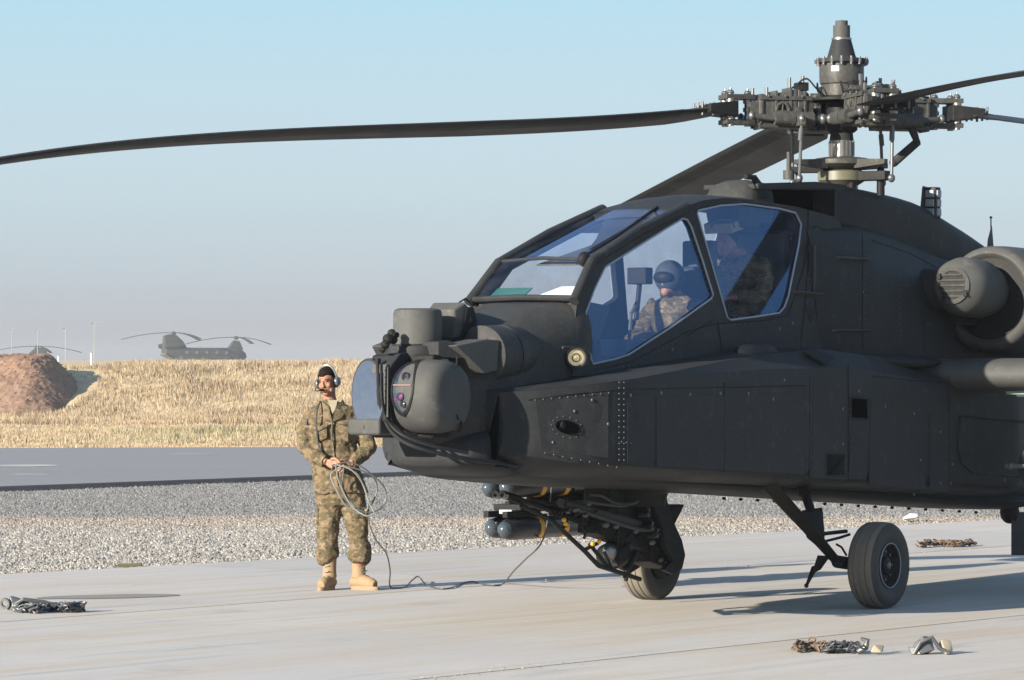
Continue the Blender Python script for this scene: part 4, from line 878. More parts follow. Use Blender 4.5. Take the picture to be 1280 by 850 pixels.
c = hp(1276, 487, 1.35); mb = MB(); mb.box(c + V3((.0, .08, 0)), (.18, .34, .035), (0, .25, 0)); mb.build('tape_patch', M['mint'], HEL, bevel=.006); mb = MB(); mb.box(c + V3((-.03, .1, -.04)), (.10, .26, .03)); mb.build('light_fitting', M['white'], HEL, bevel=.006)
# belly fittings at the right edge
mb = MB(); mb.hull([hp(1264, 640, .3), hp(1264, 694, .3), hp(1290, 694, .3), hp(1290, 640, .3), hp(1264, 640, .2), hp(1264, 694, .2), hp(1290, 694, .2), hp(1290, 640, .2)]); mb.build('belly_antenna', M['black'], HEL, bevel=.008)
mb = MB(); mb.ell(hp(1262, 640, .25), (.10, .08, .10)); mb.build('belly_dome', M['black'], HEL)
mb = MB()
for u in range(905, 1240, 21): mb.ell(hp(u, 623 + (u - 905) * .055, .50), (.02, .015, .012), nu=6, nv=4)
mb.build('drain_stub', M['black'], HEL)['kind'] = 'stuff'

# --------------------------------------------------- main landing gear
def tyre(s_):
    W_ = thing('wheel', None, None); W_.parent = HEL; W_.location = (0.03, 1.0 * s_, .325)
    pr = [(.165, -.085), (.20, -.105), (.26, -.118), (.295, -.110), (.312, -.096), (.3235, -.075), (.3245, -.055), (.317, -.052), (.317, -.046), (.3255, -.043), (.3265, -.012), (.319, -.008), (.319, .008), (.3265, .012), (.3255, .043), (.317, .046), (.317, .052), (.3245, .055), (.3235, .075), (.312, .096), (.295, .110), (.26, .118), (.20, .105), (.165, .085)]
    mb = MB(); mb.ring(pr, (0, 0, 0), (0, 1, 0), 64); t = mb.build('tyre', M['rubber'], W_, smooth=35)
    mb = MB(); mb.lathe([(.3238, -.074), (.3252, -.055)] , (0, 0, 0), (0, 1, 0), 64) if False else None
    t.data.materials.append(M['tread'])
    for p in t.data.polygons:
        if all(math.hypot(t.data.vertices[i].co.x, t.data.vertices[i].co.z) > .311 for i in p.vertices) and len(p.vertices) == 4: p.material_index = 1
    mb = MB(); mb.lathe([(.168, -.08), (.168, .090), (.160, .100), (.150, .094), (.140, .06), (.125, .045), (.07, .05), (.06, .075), (.035, .085), (.0005, .088)], (0, 0, 0), (0, s_, 0), 40); rim = mb.build('rim', M['black'], W_, smooth=40)
    mb = MB(); mb.ring([(.169, .094), (.171, .1035), (.166, .1055), (.163, .100)], (0, 0, 0), (0, s_, 0), 56); mb.build('rim_edge', M['seal'], W_)
    mb = MB()
    for k in range(8):
        a_ = k / 8 * 6.283; mb.cyl((.105 * math.cos(a_), .045 * s_, .105 * math.sin(a_)), (.105 * math.cos(a_), .062 * s_, .105 * math.sin(a_)), .011, n=6)
    mb.ell((0, .088 * s_, 0), (.03, .012, .03)); mb.build('hub_bolts', M['rivet'], W_)
    mb = MB(); mb.cyl((0, -.10 * s_, 0), (0, -.24 * s_, 0), .05); mb.lathe([(.155, 0), (.155, .05), (.10, .07)], (0, -.06 * s_, 0), (0, -s_, 0), 32); mb.build('brake', M['black'], W_)
for s_ in (1, -1):
    tyre(s_)
    f_ = (lambda p: V3((p.x, p.y * s_, p.z)))
    p0, p1, p2 = hp(944, 588, .56), hp(1008, 658, .72), hp(1046, 702, .84)
    sd = V3((0, .05, 0)); 
    mb = MB(); mb.hull([f_(q) for c_, h, w in ((p0, .085, .09), (p1, .075, .07)) for q in (c_ + V3((h, w, h * .6)), c_ + V3((-h, w, -h * .6)), c_ + V3((h, -w, h * .6)), c_ + V3((-h, -w, -h * .6)))])
    mb.hull([f_(q) for c_, h, w in ((p1, .075, .07), (p2, .055, .05)) for q in (c_ + V3((h, w, h * .6)), c_ + V3((-h, w, -h * .6)), c_ + V3((h, -w, h * .6)), c_ + V3((-h, -w, -h * .6)))])
    mb.tube([f_(p2), f_(V3((.03, .80, .325)))], .05, 10); LEG = mb.build('trailing_arm', M['black'], HEL, bevel=.01)
    mb = MB(); q0, q1 = hp(998, 592, .56), hp(1014, 640, .68); mb.tube([f_(q0), f_(q0.lerp(q1, .55)), f_(q0.lerp(q1, .56)), f_(q1)], [.050, .050, .035, .035], 12); mb.build('shock_strut', M['black'], HEL)
    mb = MB(); mb.hull([f_(p) for p in (hp(1002, 638, .66), hp(1028, 634, .70), hp(1031, 668, .76), hp(1030, 690, .80), hp(1008, 672, .68), hp(1002, 638, .60), hp(1028, 634, .60), hp(1030, 690, .70))]); mb.build('strut_bracket', M['black'], HEL, bevel=.008)
    mb = MB(); mb.tube([f_(hp(1022, 668, .78)), f_(hp(1058, 664, .84))], .016, 6); mb.tube([f_(hp(1026, 678, .78)), f_(hp(1050, 672, .84)), f_(hp(1062, 668, .85))], .011, 6)
    mb.tube([f_(hp(1045, 680, .82)), f_(hp(1052, 684, .86)), f_(hp(1058, 694, .86))], .009, 6); mb.build('brake_line', M['black'], HEL)
    mb = MB(); mb.hull([f_(p) for p in (hp(1022, 694, .80), hp(1038, 695, .80), hp(1026, 712, .80), hp(1014, 718, .80), hp(1022, 694, .75), hp(1038, 695, .75), hp(1014, 718, .77))]); mb.tube([f_(hp(1018, 710, .78)), f_(hp(1008, 732, .78))], [.024, .010], 8); mb.ell(f_(hp(1008, 732, .78)), (.018, .018, .018), nu=8, nv=6); mb.build('tow_fitting', M['black'], HEL)

# seams, fasteners and panels on the side behind the cockpit, laid on the skin itself
from mathutils.bvhtree import BVHTree
_bv = BVHTree.FromPolygons([tuple(x) for x in rs_bm.v], rs_bm.f)
_ci = HEL.matrix_basis.inverted(); _c0 = _ci @ V3((0, 0, CH))
def ab(u, v, off=.002):
    d = (_ci.to_3x3() @ V3(((u - 640) / FPX, 1, -(v - HZ) / FPX))).normalized(); h = _bv.ray_cast(_c0, d)
    if h[0] is None: return None
    n_ = h[1] if h[1].dot(d) < 0 else -h[1]; return h[0] + n_ * off
def seam(px_, n=14, r=.0035, mat='black', fn=ab, parent=None):
    pts = [fn(*p) for i in range(len(px_) - 1) for p in line(px_[i], px_[i + 1], n)]; pts = [p for p in pts if p is not None]
    if len(pts) > 1: mb = MB(); mb.tube(pts, r, 4); mb.build('panel_seam', M[mat], parent or AFT)
for s_ in ([(1078, 282), (1078, 436)], [(1090, 300), (1140, 318), (1190, 345)], [(1155, 400), (1155, 440)]): seam(s_, r=.0025)
for pu in (line((1081, 284), (1081, 434), 22), line((1083, 333), (1148, 355), 12), line((1125, 350), (1126, 434), 13), line((1092, 304), (1186, 346), 15), line((1066, 300), (1066, 436), 20), line((1158, 404), (1212, 427), 9)):
    mb = MB()
    for u, v in pu:
        p = ab(u, v, .002)
        if p is not None: mb.ell(p, (.0055, .004, .0055), nu=6, nv=4)
    mb.build('rivet_row', M['dull'], AFT)['kind'] = 'stuff'
wl = lambda u, v: ws(u, v) + V3((0, .002, 0))
for s_ in ([(897, 404), (905, 455)], [(1010, 262), (1010, 330), (1000, 440)], [(860, 420), (890, 400)], [(745, 462), (790, 452), (860, 414), (896, 404), (950, 401), (985, 394)], [(985, 394), (1003, 340), (1010, 300)]): seam(s_, fn=wl, parent=HEL)
mb = MB()
for pu in (line((748, 466), (792, 456), 8), line((796, 454), (862, 418), 13), line((900, 408), (980, 400), 14), line((1014, 310), (1004, 440), 18), line((727, 400), (734, 462), 9), line((866, 300), (897, 398), 14)):
    for u, v in pu: mb.ell(ws(u, v) + V3((0, .002, 0)), (.0055, .004, .0055), nu=6, nv=4)
mb.build('rivet_row', M['dull'], HEL)['kind'] = 'stuff'
for s_ in ([(1016, 470), (1014, 598)], [(1060, 455), (1060, 602)], [(660, 500), (770, 487), (1006, 482)], [(905, 478), (905, 590)], [(1186, 470), (1186, 614)], [(1090, 470), (1186, 480)]): seam(s_, fn=lambda u, v: bs(u, v, .002), parent=BAYL)
# --------------------------------------------------- chain gun
g = lambda u, v, l=0.0: hp(u, v, l)
mz, br = g(628, 618), g(770, 664)
dirg = (br - mz).normalized()
mb = MB(); mb.tube([mz, mz.lerp(br, .14)], .030, 12); mb.tube([mz.lerp(br, .12), br], [.021, .028], 12); GUN = mb.build('gun_barrel', M['black'], HEL)
for dl in (-.022, .022):
    mb = MB(); mb.ring([(.026, 0), (.026, .05), (.017, .05), (.017, 0)], mz + V3((.0, dl * 1.2, -.01)) - dirg * .05, dirg, 16); mb.build('muzzle_brake', M['steel'], GUN)
mb = MB(); 
for k in range(9): mb.lathe([(.032, 0), (.036, .008), (.032, .016)], mz.lerp(br, .42 + .03 * k), dirg, 12)
mb.build('recoil_spring', M['black'], GUN)
rc0, rc1 = g(700, 640), g(830, 688)
mb = MB(); zz = (rc1 - rc0).to_track_quat('X', 'Z').to_matrix()
mb.box(rc0.lerp(rc1, .62), ((rc1 - rc0).length * .72, .17, .15), zz); mb.box(rc0.lerp(rc1, .35) + V3((0, .05, .06)), ((rc1 - rc0).length * .5, .05, .06), zz); mb.box(rc0.lerp(rc1, .85) - V3((0, 0, .07)), (.30, .22, .16), zz); RX = mb.build('gun_receiver', M['black'], HEL, bevel=.01)
mb = MB(); mb.tube([g(700, 628, .09), g(720, 634, .09), g(800, 655, .09)], .03, 10); mb.tube([g(660, 626, -.06), g(705, 634, -.06), g(800, 668, -.06)], .02, 8); mb.build('recoil_tube', M['grey'], RX)
mb = MB(); random.seed(11)
for k in range(46):
    u, v = random.uniform(700, 850), 0; v = 632 + (u - 700) * .42 + random.uniform(-14, 26); l = random.choice((.10, .13, -.1)); p = g(u, v, l); q = p + V3((random.uniform(-.10, .10), random.uniform(-.03, .03), random.uniform(-.08, .08)))
    mb.tube([p, p.lerp(q, .5) + V3((0, .02, .02)), q], random.uniform(.006, .013), 6)
mb.build('gun_fittings', M['black'], RX)['kind'] = 'stuff'
mb = MB()
for (u, v, r) in ((720, 637, .02), (732, 644, .018), (757, 656, .024), (770, 658, .02), (815, 678, .022), (838, 690, .02), (846, 706, .016), (736, 630, .016), (795, 664, .018), (826, 700, .018), (710, 640, .014)): mb.ell(g(u, v, .14), (r * 1.6, r, r), nu=8, nv=6)
mb.build('gun_studs', M['chain'], RX)['kind'] = 'stuff'
mb = MB(); p = g(762, 690, .08); mb.ell(p, (.075, .04, .065)); mb.tube([p, g(762, 702, .08), g(772, 706, .06)], .018, 8); mb.build('breech_cover', M['steel'], RX)
mb = MB(); mb.lathe([(.085, 0), (.10, .02), (.10, .18), (.07, .22)], g(758, 700, .0) + V3((0, 0, .01)), (-1, 0, .25), 24); mb.build('drive_motor', M['black'], RX)
# cradle tubes
mb = MB()
mb.tube([g(652, 632, .13), g(689, 650, .13), g(731, 689, .13), g(748, 707, .13), g(800, 724, .12)], .017, 8)
mb.tube([g(652, 632, -.13), g(689, 650, -.13), g(731, 689, -.13), g(748, 707, -.13), g(800, 724, -.12)], .017, 8)
mb.tube([g(731, 687, .13), g(747, 679, .05)], .014, 8); mb.tube([g(737, 680, .1), g(762, 712, .12)], .015, 8); mb.tube([g(755, 690, .1), g(765, 712, .12)], .014, 8); mb.tube([g(748, 707, .13), g(748, 707, -.13)], .014, 8); mb.tube([g(652, 632, .13), g(652, 632, -.13)], .017, 8)
mb.tube([g(795, 690, .12), g(780, 722, .12)], [.03, .012], 8)
mb.build('gun_cradle', M['black'], HEL)
for (u, v) in ((709, 661), (707, 655), (749, 677), (705, 650), (741, 680)):
    mb = MB(); mb.ell(g(u, v, .135), (.022, .014, .016), nu=8, nv=6); mb.build('clamp', M['yellow'], HEL)
# turret yoke between belly and gun, feed chute
mb = MB()
for s_ in (1, -1):
    for qs in ([(804, 597), (828, 597), (835, 628), (826, 634), (812, 620)], [(812, 620), (835, 628), (842, 652), (828, 660), (820, 640)], [(828, 660), (842, 652), (853, 676), (857, 694), (842, 700), (832, 684)], [(842, 700), (857, 694), (853, 711), (842, 718), (830, 712)]):
        mb.hull([V3((p.x, s_ * (p.y - d_), p.z)) for p in [g(u, v, .2) for u, v in qs] for d_ in (0, .04)])
YG = mb.build('gun_yoke', M['black'], HEL, bevel=.006)
mb = MB(); mb.lathe([(.32, 0), (.32, -.05), (.26, -.09), (.24, -.18)], (g(790, 600).x, 0, .99), (0, 0, 1), 32); mb.build('gun_turntable', M['black'], HEL)
mb = MB(); mb.box(g(770, 632, -.02), (.55, .22, .30)); mb.build('ammunition_feeder', M['black'], HEL, bevel=.02)
for (pu, n) in (([(795, 600), (803, 622), (806, 645), (815, 672)], 14), ([(806, 604), (815, 632), (824, 655), (812, 672)], 13)):
    cs = catmull([g(u, v, .15) for u, v in pu], 6)
    for k in range(n):
        p = V3(cs[int(k / n * (len(cs) - 1))]); q = V3(cs[min(len(cs) - 1, int(k / n * (len(cs) - 1)) + 1)]); mb = MB(); mb.box((0, 0, 0), (.075, .07, .018)); mb.box((.02, .02, 0), (.02, .05, .026)); o = mb.build('chute_link', M['chain'] if k % 3 == 0 else M['black'], YG, smooth=0); o.location = p; o.rotation_euler = (0, .4 + .05 * k, 0)
mb = MB(); mb.tube([V3(c) for c in catmull([g(738, 619, .16), g(752, 620, .17), g(770, 629, .17), g(794, 629, .16)], 5)], .010, 8); mb.tube([V3(c) for c in catmull([g(733, 627, .16), g(760, 631, .17), g(780, 632, .17), g(800, 626, .16)], 5)], .010, 8); mb.tube([V3(c) for c in catmull([g(720, 636, .12), g(760, 650, .14), g(800, 662, .14), g(822, 660, .14)], 5)], .014, 8); mb.build('hose', M['grey'], HEL)
# far missile launcher and pylon under the right wing
lm = hp(629, 609, -2.22); lo_ = hp(627, 662, -2.22)
mb = MB()
mb.box((-.75, -2.30, 1.36), (1.2, .16, .60)); mb.box((-.82, -2.31, (lm.z + lo_.z) / 2 + .015), (1.35, .34, .05)); mb.box((-.5, -2.31, lm.z + .13), (1.2, .30, .06)); mb.box((-.75, -2.31, .95), (1.0, .06, .6)); mb.box((.02, -2.31, (lm.z + lo_.z) / 2 - .0), (.12, .26, .05)); mb.box((-.0, -2.22, lo_.z + .115), (.5, .05, .05)); mb.box((-.0, -2.40, lo_.z + .115), (.5, .05, .05))
mb.build('missile_launcher', M['black'], HEL, bevel=.006)
mb = MB(); mb.box((.10, -2.28, lo_.z + .135), (.10, .12, .035)); mb.build('rail_fitting', M['seal'], HEL, bevel=.004)
# --------------------------------------------------- rotor
HX = hp(1052, 135, 0); HUB = V3((HX.x, 0, 3.86))
ht = lambda v: 1.78 + (HZ - v) / FPX * 29.66
RT = thing('main_rotor', None, None); RT.parent = HEL; RT.location = HUB
zr = lambda v: ht(v) - HUB.z
mb = MB(); mb.lathe([(.155, zr(120)), (.155, zr(106)), (.172, zr(105)), (.178, zr(100)), (.178, zr(80)), (.172, zr(78)), (.0005, zr(78))], (0, 0, 0), (0, 0, 1), 40); mb.build('hub_drum', M['hub'], RT, smooth=40)
mb = MB(); mb.lathe([(.205, zr(79)), (.208, zr(76.5)), (.205, zr(74)), (.12, zr(73)), (.112, zr(70)), (.075, zr(49)), (.0005, zr(49))], (0, 0, 0), (0, 0, 1), 40); mb.build('hub_cap', M['body'], RT, smooth=30)
mb = MB(); mb.lathe([(.073, zr(50)), (.073, zr(48)), (.068, zr(48)), (.068, zr(32)), (.05, zr(32)), (.05, zr(26)), (.0005, zr(25))], (0, 0, 0), (0, 0, 1), 28); mb.build('mast_top', M['grey'], RT, smooth=30)
mb = MB(); mb.lathe([(.08, zr(50)), (.08, zr(47.5)), (.07, zr(47.5))], (0, 0, 0), (0, 0, 1), 28); mb.build('cap_ring', M['steel'], RT)
mb = MB(); mb.box((.10, -.135, zr(88)), (.10, .10, .07), (0, 0, -.9)) if False else None
th_lab = math.atan2(-.3, .95)
mb = MB(); lab = []
for k in range(7):
    t = th_lab + .15 + (k / 6 - .5) * .55 + .35; lab.append((math.cos(t), math.sin(t)))
mb.loft([[V3((c * .1795, s * .1795, zr(84))) for c, s in lab[1:-1]], [V3((c * .1795, s * .1795, zr(91))) for c, s in lab[1:-1]]], False, False); mb.build('label_plate', M['seal'], RT)
bolt = None
for k in range(16):
    t = k / 16 * 6.283 + .1; mb = MB(); mb.cyl((0, 0, -.035), (0, 0, .028), .010, n=6); mb.cyl((0, 0, -.02), (0, 0, .012), .017, n=8); o = mb.build('flange_bolt', M['rivet'], RT); o.location = (.20 * math.cos(t), .20 * math.sin(t), zr(76.5))
mb = MB(); mb.lathe([(.10, zr(166)), (.125, zr(163)), (.13, zr(158)), (.16, zr(152)), (.30, zr(150)), (.30, zr(147)), (.13, zr(146)), (.12, zr(128)), (.29, zr(127)), (.29, zr(124)), (.15, zr(121)), (.15, zr(118))], (0, 0, 0), (0, 0, 1), 40); mb.build('rotor_hub', M['black'], RT, smooth=30)
mb = MB(); mb.lathe([(.097, zr(176)), (.088, zr(164))], (0, 0, 0), (0, 0, 1), 32); mb.build('mast_collar', M['body'], RT)
mb = MB(); mb.lathe([(.099, zr(196)), (.099, zr(176))], (0, 0, 0), (0, 0, 1), 32); mb.build('mast_tube', M['steel'], RT, smooth=60)
mb = MB()
for k in range(20):
    t = k / 20 * 6.283; mb.box((.10 * math.cos(t), .10 * math.sin(t), zr(186)), (.008, .008, .115), (0, 0, t))
mb.build('mast_spline', M['steel'], RT, smooth=0)
# swashplate
mb = MB(); mb.lathe([(.10, zr(196)), (.20, zr(198)), (.24, zr(200)), (.24, zr(206)), (.18, zr(211)), (.12, zr(213))], (0, 0, 0), (0, 0, 1), 40)
AZ = {'A': 195.0, 'B': 105.0, 'C': 15.0, 'D': 285.0}
LOCAL = {k: R(v) - HEL.rotation_euler.z for k, v in AZ.items()}
for k, t in LOCAL.items():
    t2 = t + .42; c, s = math.cos(t2), math.sin(t2); Rz = Matrix.Rotation(t2, 3, 'Z')
    mb.hull([Rz @ V3(p) for p in ((.2, .06, zr(200)), (.2, -.06, zr(200)), (.2, .06, zr(212)), (.2, -.06, zr(212)), (.50, .022, zr(202)), (.50, -.022, zr(202)), (.50, .022, zr(208)), (.50, -.022, zr(208)))])
mb.build('swashplate', M['hub'], RT, bevel=.005)
mb = MB(); mb.lathe([(.15, zr(213)), (.19, zr(215)), (.19, zr(226)), (.13, zr(232)), (.13, zr(240))], (0, 0, 0), (0, 0, 1), 32); mb.build('fixed_swashplate', M['olive'], RT, smooth=40)
lx = lambda az: Matrix.Rotation(R(az) - HEL.rotation_euler.z, 3, 'Z')
for az_, zz_, sz_ in ((330, 221, (.30, .14, .075)), (170, 212, (.3, .08, .05))):
    mb = MB(); mb.box(lx(az_) @ V3((.26, 0, zr(zz_))), sz_, lx(az_)); mb.build('control_arm', M['black'], RT, bevel=.006)
for az, r in ((330, .34), (300, .14), (250, .10), (160, .36)):
    mb = MB(); p = lx(az) @ V3((r, 0, 0)); mb.cyl((p.x, p.y, zr(246)), (p.x, p.y, zr(224)), .032, n=12); mb.cyl((p.x, p.y, zr(224)), (p.x, p.y, zr(214)), .020, n=10); mb.ell((p.x, p.y, zr(214)), (.03, .03, .03), nu=10, nv=8); mb.build('servo_rod', M['black'], RT)
# scissors link on the right
mb = MB(); p0_, p1_, p2_ = lx(5) @ V3((.42, 0, zr(203))), lx(0) @ V3((.60, 0, zr(178))), lx(0) @ V3((.56, 0, zr(160)))
mb.tube([p0_, p1_, p2_], .026, 8, flat=1.4); mb.ell(p0_, (.035, .035, .035)); mb.ell(p1_, (.03, .03, .03)); mb.build('scissors_link', M['body'], RT)
# arm assembly, built once, copied for the four blades
def arm(parent):
    A_ = thing('blade_arm', None, None); A_.parent = parent
    def P(mb, n, m, **k): return mb.build(n, M[m], A_, **k)
    mb = MB(); mb.hull([(.26, .07, .075), (.26, -.07, .075), (.26, .08, -.10), (.26, -.08, -.10), (.40, .085, .13), (.40, -.085, .13), (.40, .09, -.11), (.40, -.09, -.11)])
    mb.hull([(.40, .085, .13), (.40, -.085, .13), (.40, .09, -.11), (.40, -.09, -.11), (.72, .075, .075), (.72, -.075, .075), (.72, .08, -.10), (.72, -.08, -.10)]); P(mb, 'pitch_case', 'hub', bevel=.012)
    mb = MB()
    for x in (.34, .46, .58, .70):
        z = .13 - (x - .4) * .17 if x > .4 else .10; mb.box((x, 0, z - .09), (.022, .185, .21))
    for s in (1, -1): mb.box((.5, .088 * s, .07), (.44, .02, .025)); mb.box((.5, .092 * s, -.095), (.46, .02, .025)); mb.lathe([(.062, 0), (.062, .018), (.045, .018), (.045, 0)], (.53, .085 * s, -.01), (0, s, 0), 20); mb.lathe([(.03, 0), (.03, .02), (.0005, .02)], (.40, .085 * s, -.01), (0, s, 0), 12); mb.box((.53, .092 * s, -.01), (.012, .015, .10)); mb.box((.53, .092 * s, -.01), (.10, .015, .012))
    P(mb, 'case_rib', 'hub', bevel=.003)
    mb = MB(); mb.box((.48, 0, .0), (.56, .10, .03)); mb.box((.34, 0, .145), (.09, .10, .05)); P(mb, 'strap_pack', 'black', bevel=.004)
    for s in (1, -1):
        mb = MB(); mb.cyl((.30, .155 * s, -.055), (.62, .15 * s, -.055), .042, n=16); mb.cyl((.62, .15 * s, -.055), (.80, .125 * s, -.04), .018, n=10); mb.cyl((.22, .16 * s, -.055), (.30, .155 * s, -.055), .022, n=10); mb.lathe([(.046, 0), (.046, .02)], (.46, .153 * s, -.055), (1, 0, 0), 16); P(mb, 'lead_lag_damper', 'hub')
        mb = MB(); mb.ell((.80, .125 * s, -.04), (.028, .028, .028), nu=10, nv=8); P(mb, 'damper_end', 'rivet')
        mb = MB(); mb.ell((.22, .16 * s, -.055), (.032, .032, .032), nu=10, nv=8); P(mb, 'damper_end', 'rivet')
    mb = MB(); mb.hull([(.70, .06, .06), (.70, -.06, .06), (.70, .06, -.06), (.70, -.06, -.06), (.79, .05, .045), (.79, -.05, .045), (.79, .05, -.045), (.79, -.05, -.045)])
    for z in (.075, -.075): mb.hull([(.74, .05, z + .016), (.74, -.05, z + .016), (.74, .05, z - .016), (.74, -.05, z - .016), (1.0, .10, z + .014), (1.0, -.10, z + .014), (1.0, .10, z - .014), (1.0, -.10, z - .014)])
    P(mb, 'lead_lag_link', 'hub', bevel=.006)
    for (x, y) in ((.79, 0), (.955, .065), (.955, -.065)):
        mb = MB(); mb.cyl((x, y, -.10), (x, y, .10), .026, n=14); 
        for z in (-.05, 0, .05): mb.lathe([(.037, -.012), (.037, .012)], (x, y, z), (0, 0, 1), 14)
        mb.ell((x, y, .10), (.030, .030, .018), nu=12, nv=6); mb.cyl((x, y, .11), (x, y, .128), .010, n=6); P(mb, 'link_pin', 'steel')
    mb = MB(); mb.hull([(.90, .11, .05), (.90, -.11, .05), (.90, .11, -.05), (.90, -.11, -.05), (1.16, .17, .026), (1.16, -.17, .026), (1.16, .17, -.026), (1.16, -.17, -.026)]); P(mb, 'blade_root_fitting', 'black', bevel=.01)
    mb = MB()
    for x in (.93, 1.02, 1.11, 1.20):
        for y in (-.10, 0, .10): mb.cyl((x, y, -.040), (x, y, .040), .010, n=6)
    for (x, y, z) in ((.44, .0, .17), (.34, .03, .18), (.62, -.03, .11), (.76, .03, .10)): mb.cyl((x, y, z - .05), (x, y, z + .03), .014, n=6)
    for s in (1, -1):
        for k in range(7): mb.ell((.30 + .07 * k, .105 * s, -.08 + .16 * (k % 2)), (.010, .010, .010), nu=6, nv=4)
    P(mb, 'root_bolt', 'rivet')['kind'] = 'stuff'
    mb = MB(); cs = catmull([(.25, -.07, .10), (.33, -.12, .16), (.45, -.13, .10), (.55, -.12, .10), (.70, -.09, .09)], 5); mb.tube([V3(c) for c in cs], .007, 6); cs = catmull([(.12, .05, .06), (.25, .10, .13), (.33, .08, .19), (.42, .04, .14)], 5); mb.tube([V3(c) for c in cs], .006, 6); P(mb, 'hose', 'black')
    mb = MB(); mb.hull([(.33, .09, -.03), (.45, .09, -.03), (.33, .09, -.10), (.45, .09, -.10), (.40, .27, -.06), (.45, .27, -.06), (.40, .27, -.10), (.45, .27, -.10)]); P(mb, 'pitch_horn', 'hub', bevel=.006)
    mb = MB(); mb.cyl((.43, .25, -.06), (.445, .235, zr(204)), .013, n=10); mb.cyl((.433, .245, -.12), (.44, .24, -.19), .020, n=10); mb.ell((.43, .25, -.06), (.028, .028, .026), nu=10, nv=8); mb.ell((.445, .235, zr(204)), (.028, .028, .026), nu=10, nv=8); P(mb, 'pitch_link', 'rivet')
    return A_
a0 = arm(RT); ARMS = {'A': a0}
for k in 'BCD': ARMS[k] = copy_tree(a0, RT)
for k, a_ in ARMS.items(): a_.rotation_euler = (0, 0, LOCAL[k]); a_.location = (0, 0, -.005); a_.scale = (1, 1.08, 1.32)
for k in 'BC': pass
BP = {'A': [(858, 144.5), (703, 151), (450, 163), (225, 178), (0, 196.5)], 'B': [(965, 186), (900, 203), (840, 229), (800, 249)], 'C': [(1222, 148.5), (1280, 151.5)], 'D': [(1122, 122), (1180, 110), (1225, 101), (1280, 91)]}
for k, t in LOCAL.items():
    az = R(AZ[k]); dx, dd = math.cos(az), math.sin(az); hw = HEL_ = (OX + FX * HUB.x, OD + FD * HUB.x)
    rz = [(0.95, 0.0)]
    for (u, v) in BP[k]:
        kk = (u - 640) / FPX; r = (kk * hw[1] - hw[0]) / (dx - kk * dd); d = hw[1] + dd * r; z = CH - (v - HZ) / FPX * d
        rz.append((r, z - HUB.z))
    rz = [p for i, p in enumerate(rz) if i == 0 or p[0] > 1.25]
    r1, z1 = rz[-1]; r0, z0 = rz[-2]
    sl_ = (z1 - z0) / (r1 - r0)
    if r1 < 6.9: sl_ = min(sl_, -.02); m_ = r1 + (7.3 - r1) / 2; rz += [(m_, z1 + sl_ * (m_ - r1) - .03), (7.3, z1 + sl_ * (7.3 - r1) - .12)]
    else: rz.append((7.3, z1 + sl_ * (7.3 - r1)))
    rr_, zz_ = np.array([p[0] for p in rz]), np.array([p[1] for p in rz]); cf = np.polyfit(rr_, zz_, 3 if k == 'A' else 2 if k == 'D' else 1)
    zf = lambda r: float(np.polyval(cf, r)) if k != 'D' else float(np.polyval(cf, r))
    print('blade', k, [(round(a, 2), round(b, 2)) for a, b in rz])
    rings = []
    for r in list(np.arange(1.06, 7.31, .15)) + [7.31]:
        ch = .53 if r > 1.3 else np.interp(r, [1.05, 1.3], [.34, .53]); tk = .028 if r > 1.3 else .04
        ring = []
        for j in range(20):
            a_ = 2 * math.pi * j / 20; cx = math.cos(a_); pr = (1 - cx) / 2; y = ch * (.30 - pr); hh = tk * 2.2 * (math.sqrt(pr) - pr) * 1.25 * math.copysign(1, math.sin(a_)) if 0 < pr < 1 else 0
            ring.append(V3((r, y, zf(r) + hh + y * float(np.interp(r, [1.1, 3.0, 7.3], [.15, .15, .04])))))
        rings.append(ring)
    mb = MB(); mb.loft(rings); bl = mb.build('rotor_blade', M['blade'], RT, smooth=50); bl.rotation_euler = (0, 0, LOCAL[k])
    mb = MB(); mb.loft([[p + V3((0, 0, 0)) + (V3((0, 0, .003)) if (p.z - zf(p.x)) > 0 else V3((0, 0, -.003))) for p in rr2[:4] + rr2[-4:]] for rr2 in rings[2:]], False, False); mb.build('erosion_strip', M['body'], bl, smooth=50)

# --------------------------------------------------- stores: missiles and the covered pod
def missile(p0, label):
    m_ = thing('missile', label, 'missile', group='missiles under the far wing')
    m_.location = HEL.matrix_basis @ p0; m_.rotation_euler = HEL.rotation_euler
    mb = MB(); mb.lathe([(.062, .055), (.075, .075), (.086, .13), (.089, .20), (.089, 1.60), (.07, 1.63), (.0005, 1.63)], (0, 0, 0), (-1, 0, 0), 32); mb.build('body', M['missile'], m_, smooth=40)
    mb = MB(); mb.lathe([(.0005, .0), (.02, .003), (.042, .018), (.056, .04), (.062, .066)], (0, 0, 0), (-1, 0, 0), 28); mb.build('seeker_dome', M['lensdark'], m_, smooth=60)
    for x in (.50, .86):
        mb = MB(); mb.lathe([(.0915, x - .03), (.0915, x + .03)], (0, 0, 0), (-1, 0, 0), 32); mb.build('band', M['yellow'], m_, smooth=60)
    mb = MB()
    for k in range(4):
        a_ = math.pi / 4 + k * math.pi / 2; c, s = math.cos(a_), math.sin(a_); mb.hull([(-1.30, c * .085, s * .085), (-1.62, c * .085, s * .085), (-1.62, c * .165, s * .165), (-1.45, c * .165, s * .165), (-1.30, c * .08 + .004, s * .085), (-1.62, c * .165 + .006, s * .165)])
        mb.hull([(-.40, c * .085, s * .085), (-.46, c * .085, s * .085), (-.46, c * .12, s * .12), (-.40, c * .085 + .004, s * .085), (-.46, c * .12 + .004, s * .12)])
    mb.build('fin', M['missile'], m_, smooth=0)
    return m_
M['lensdark'] = plain('dark_seeker_dome', (0.05, 0.065, 0.08), 0.08, 0.2, 0.8)
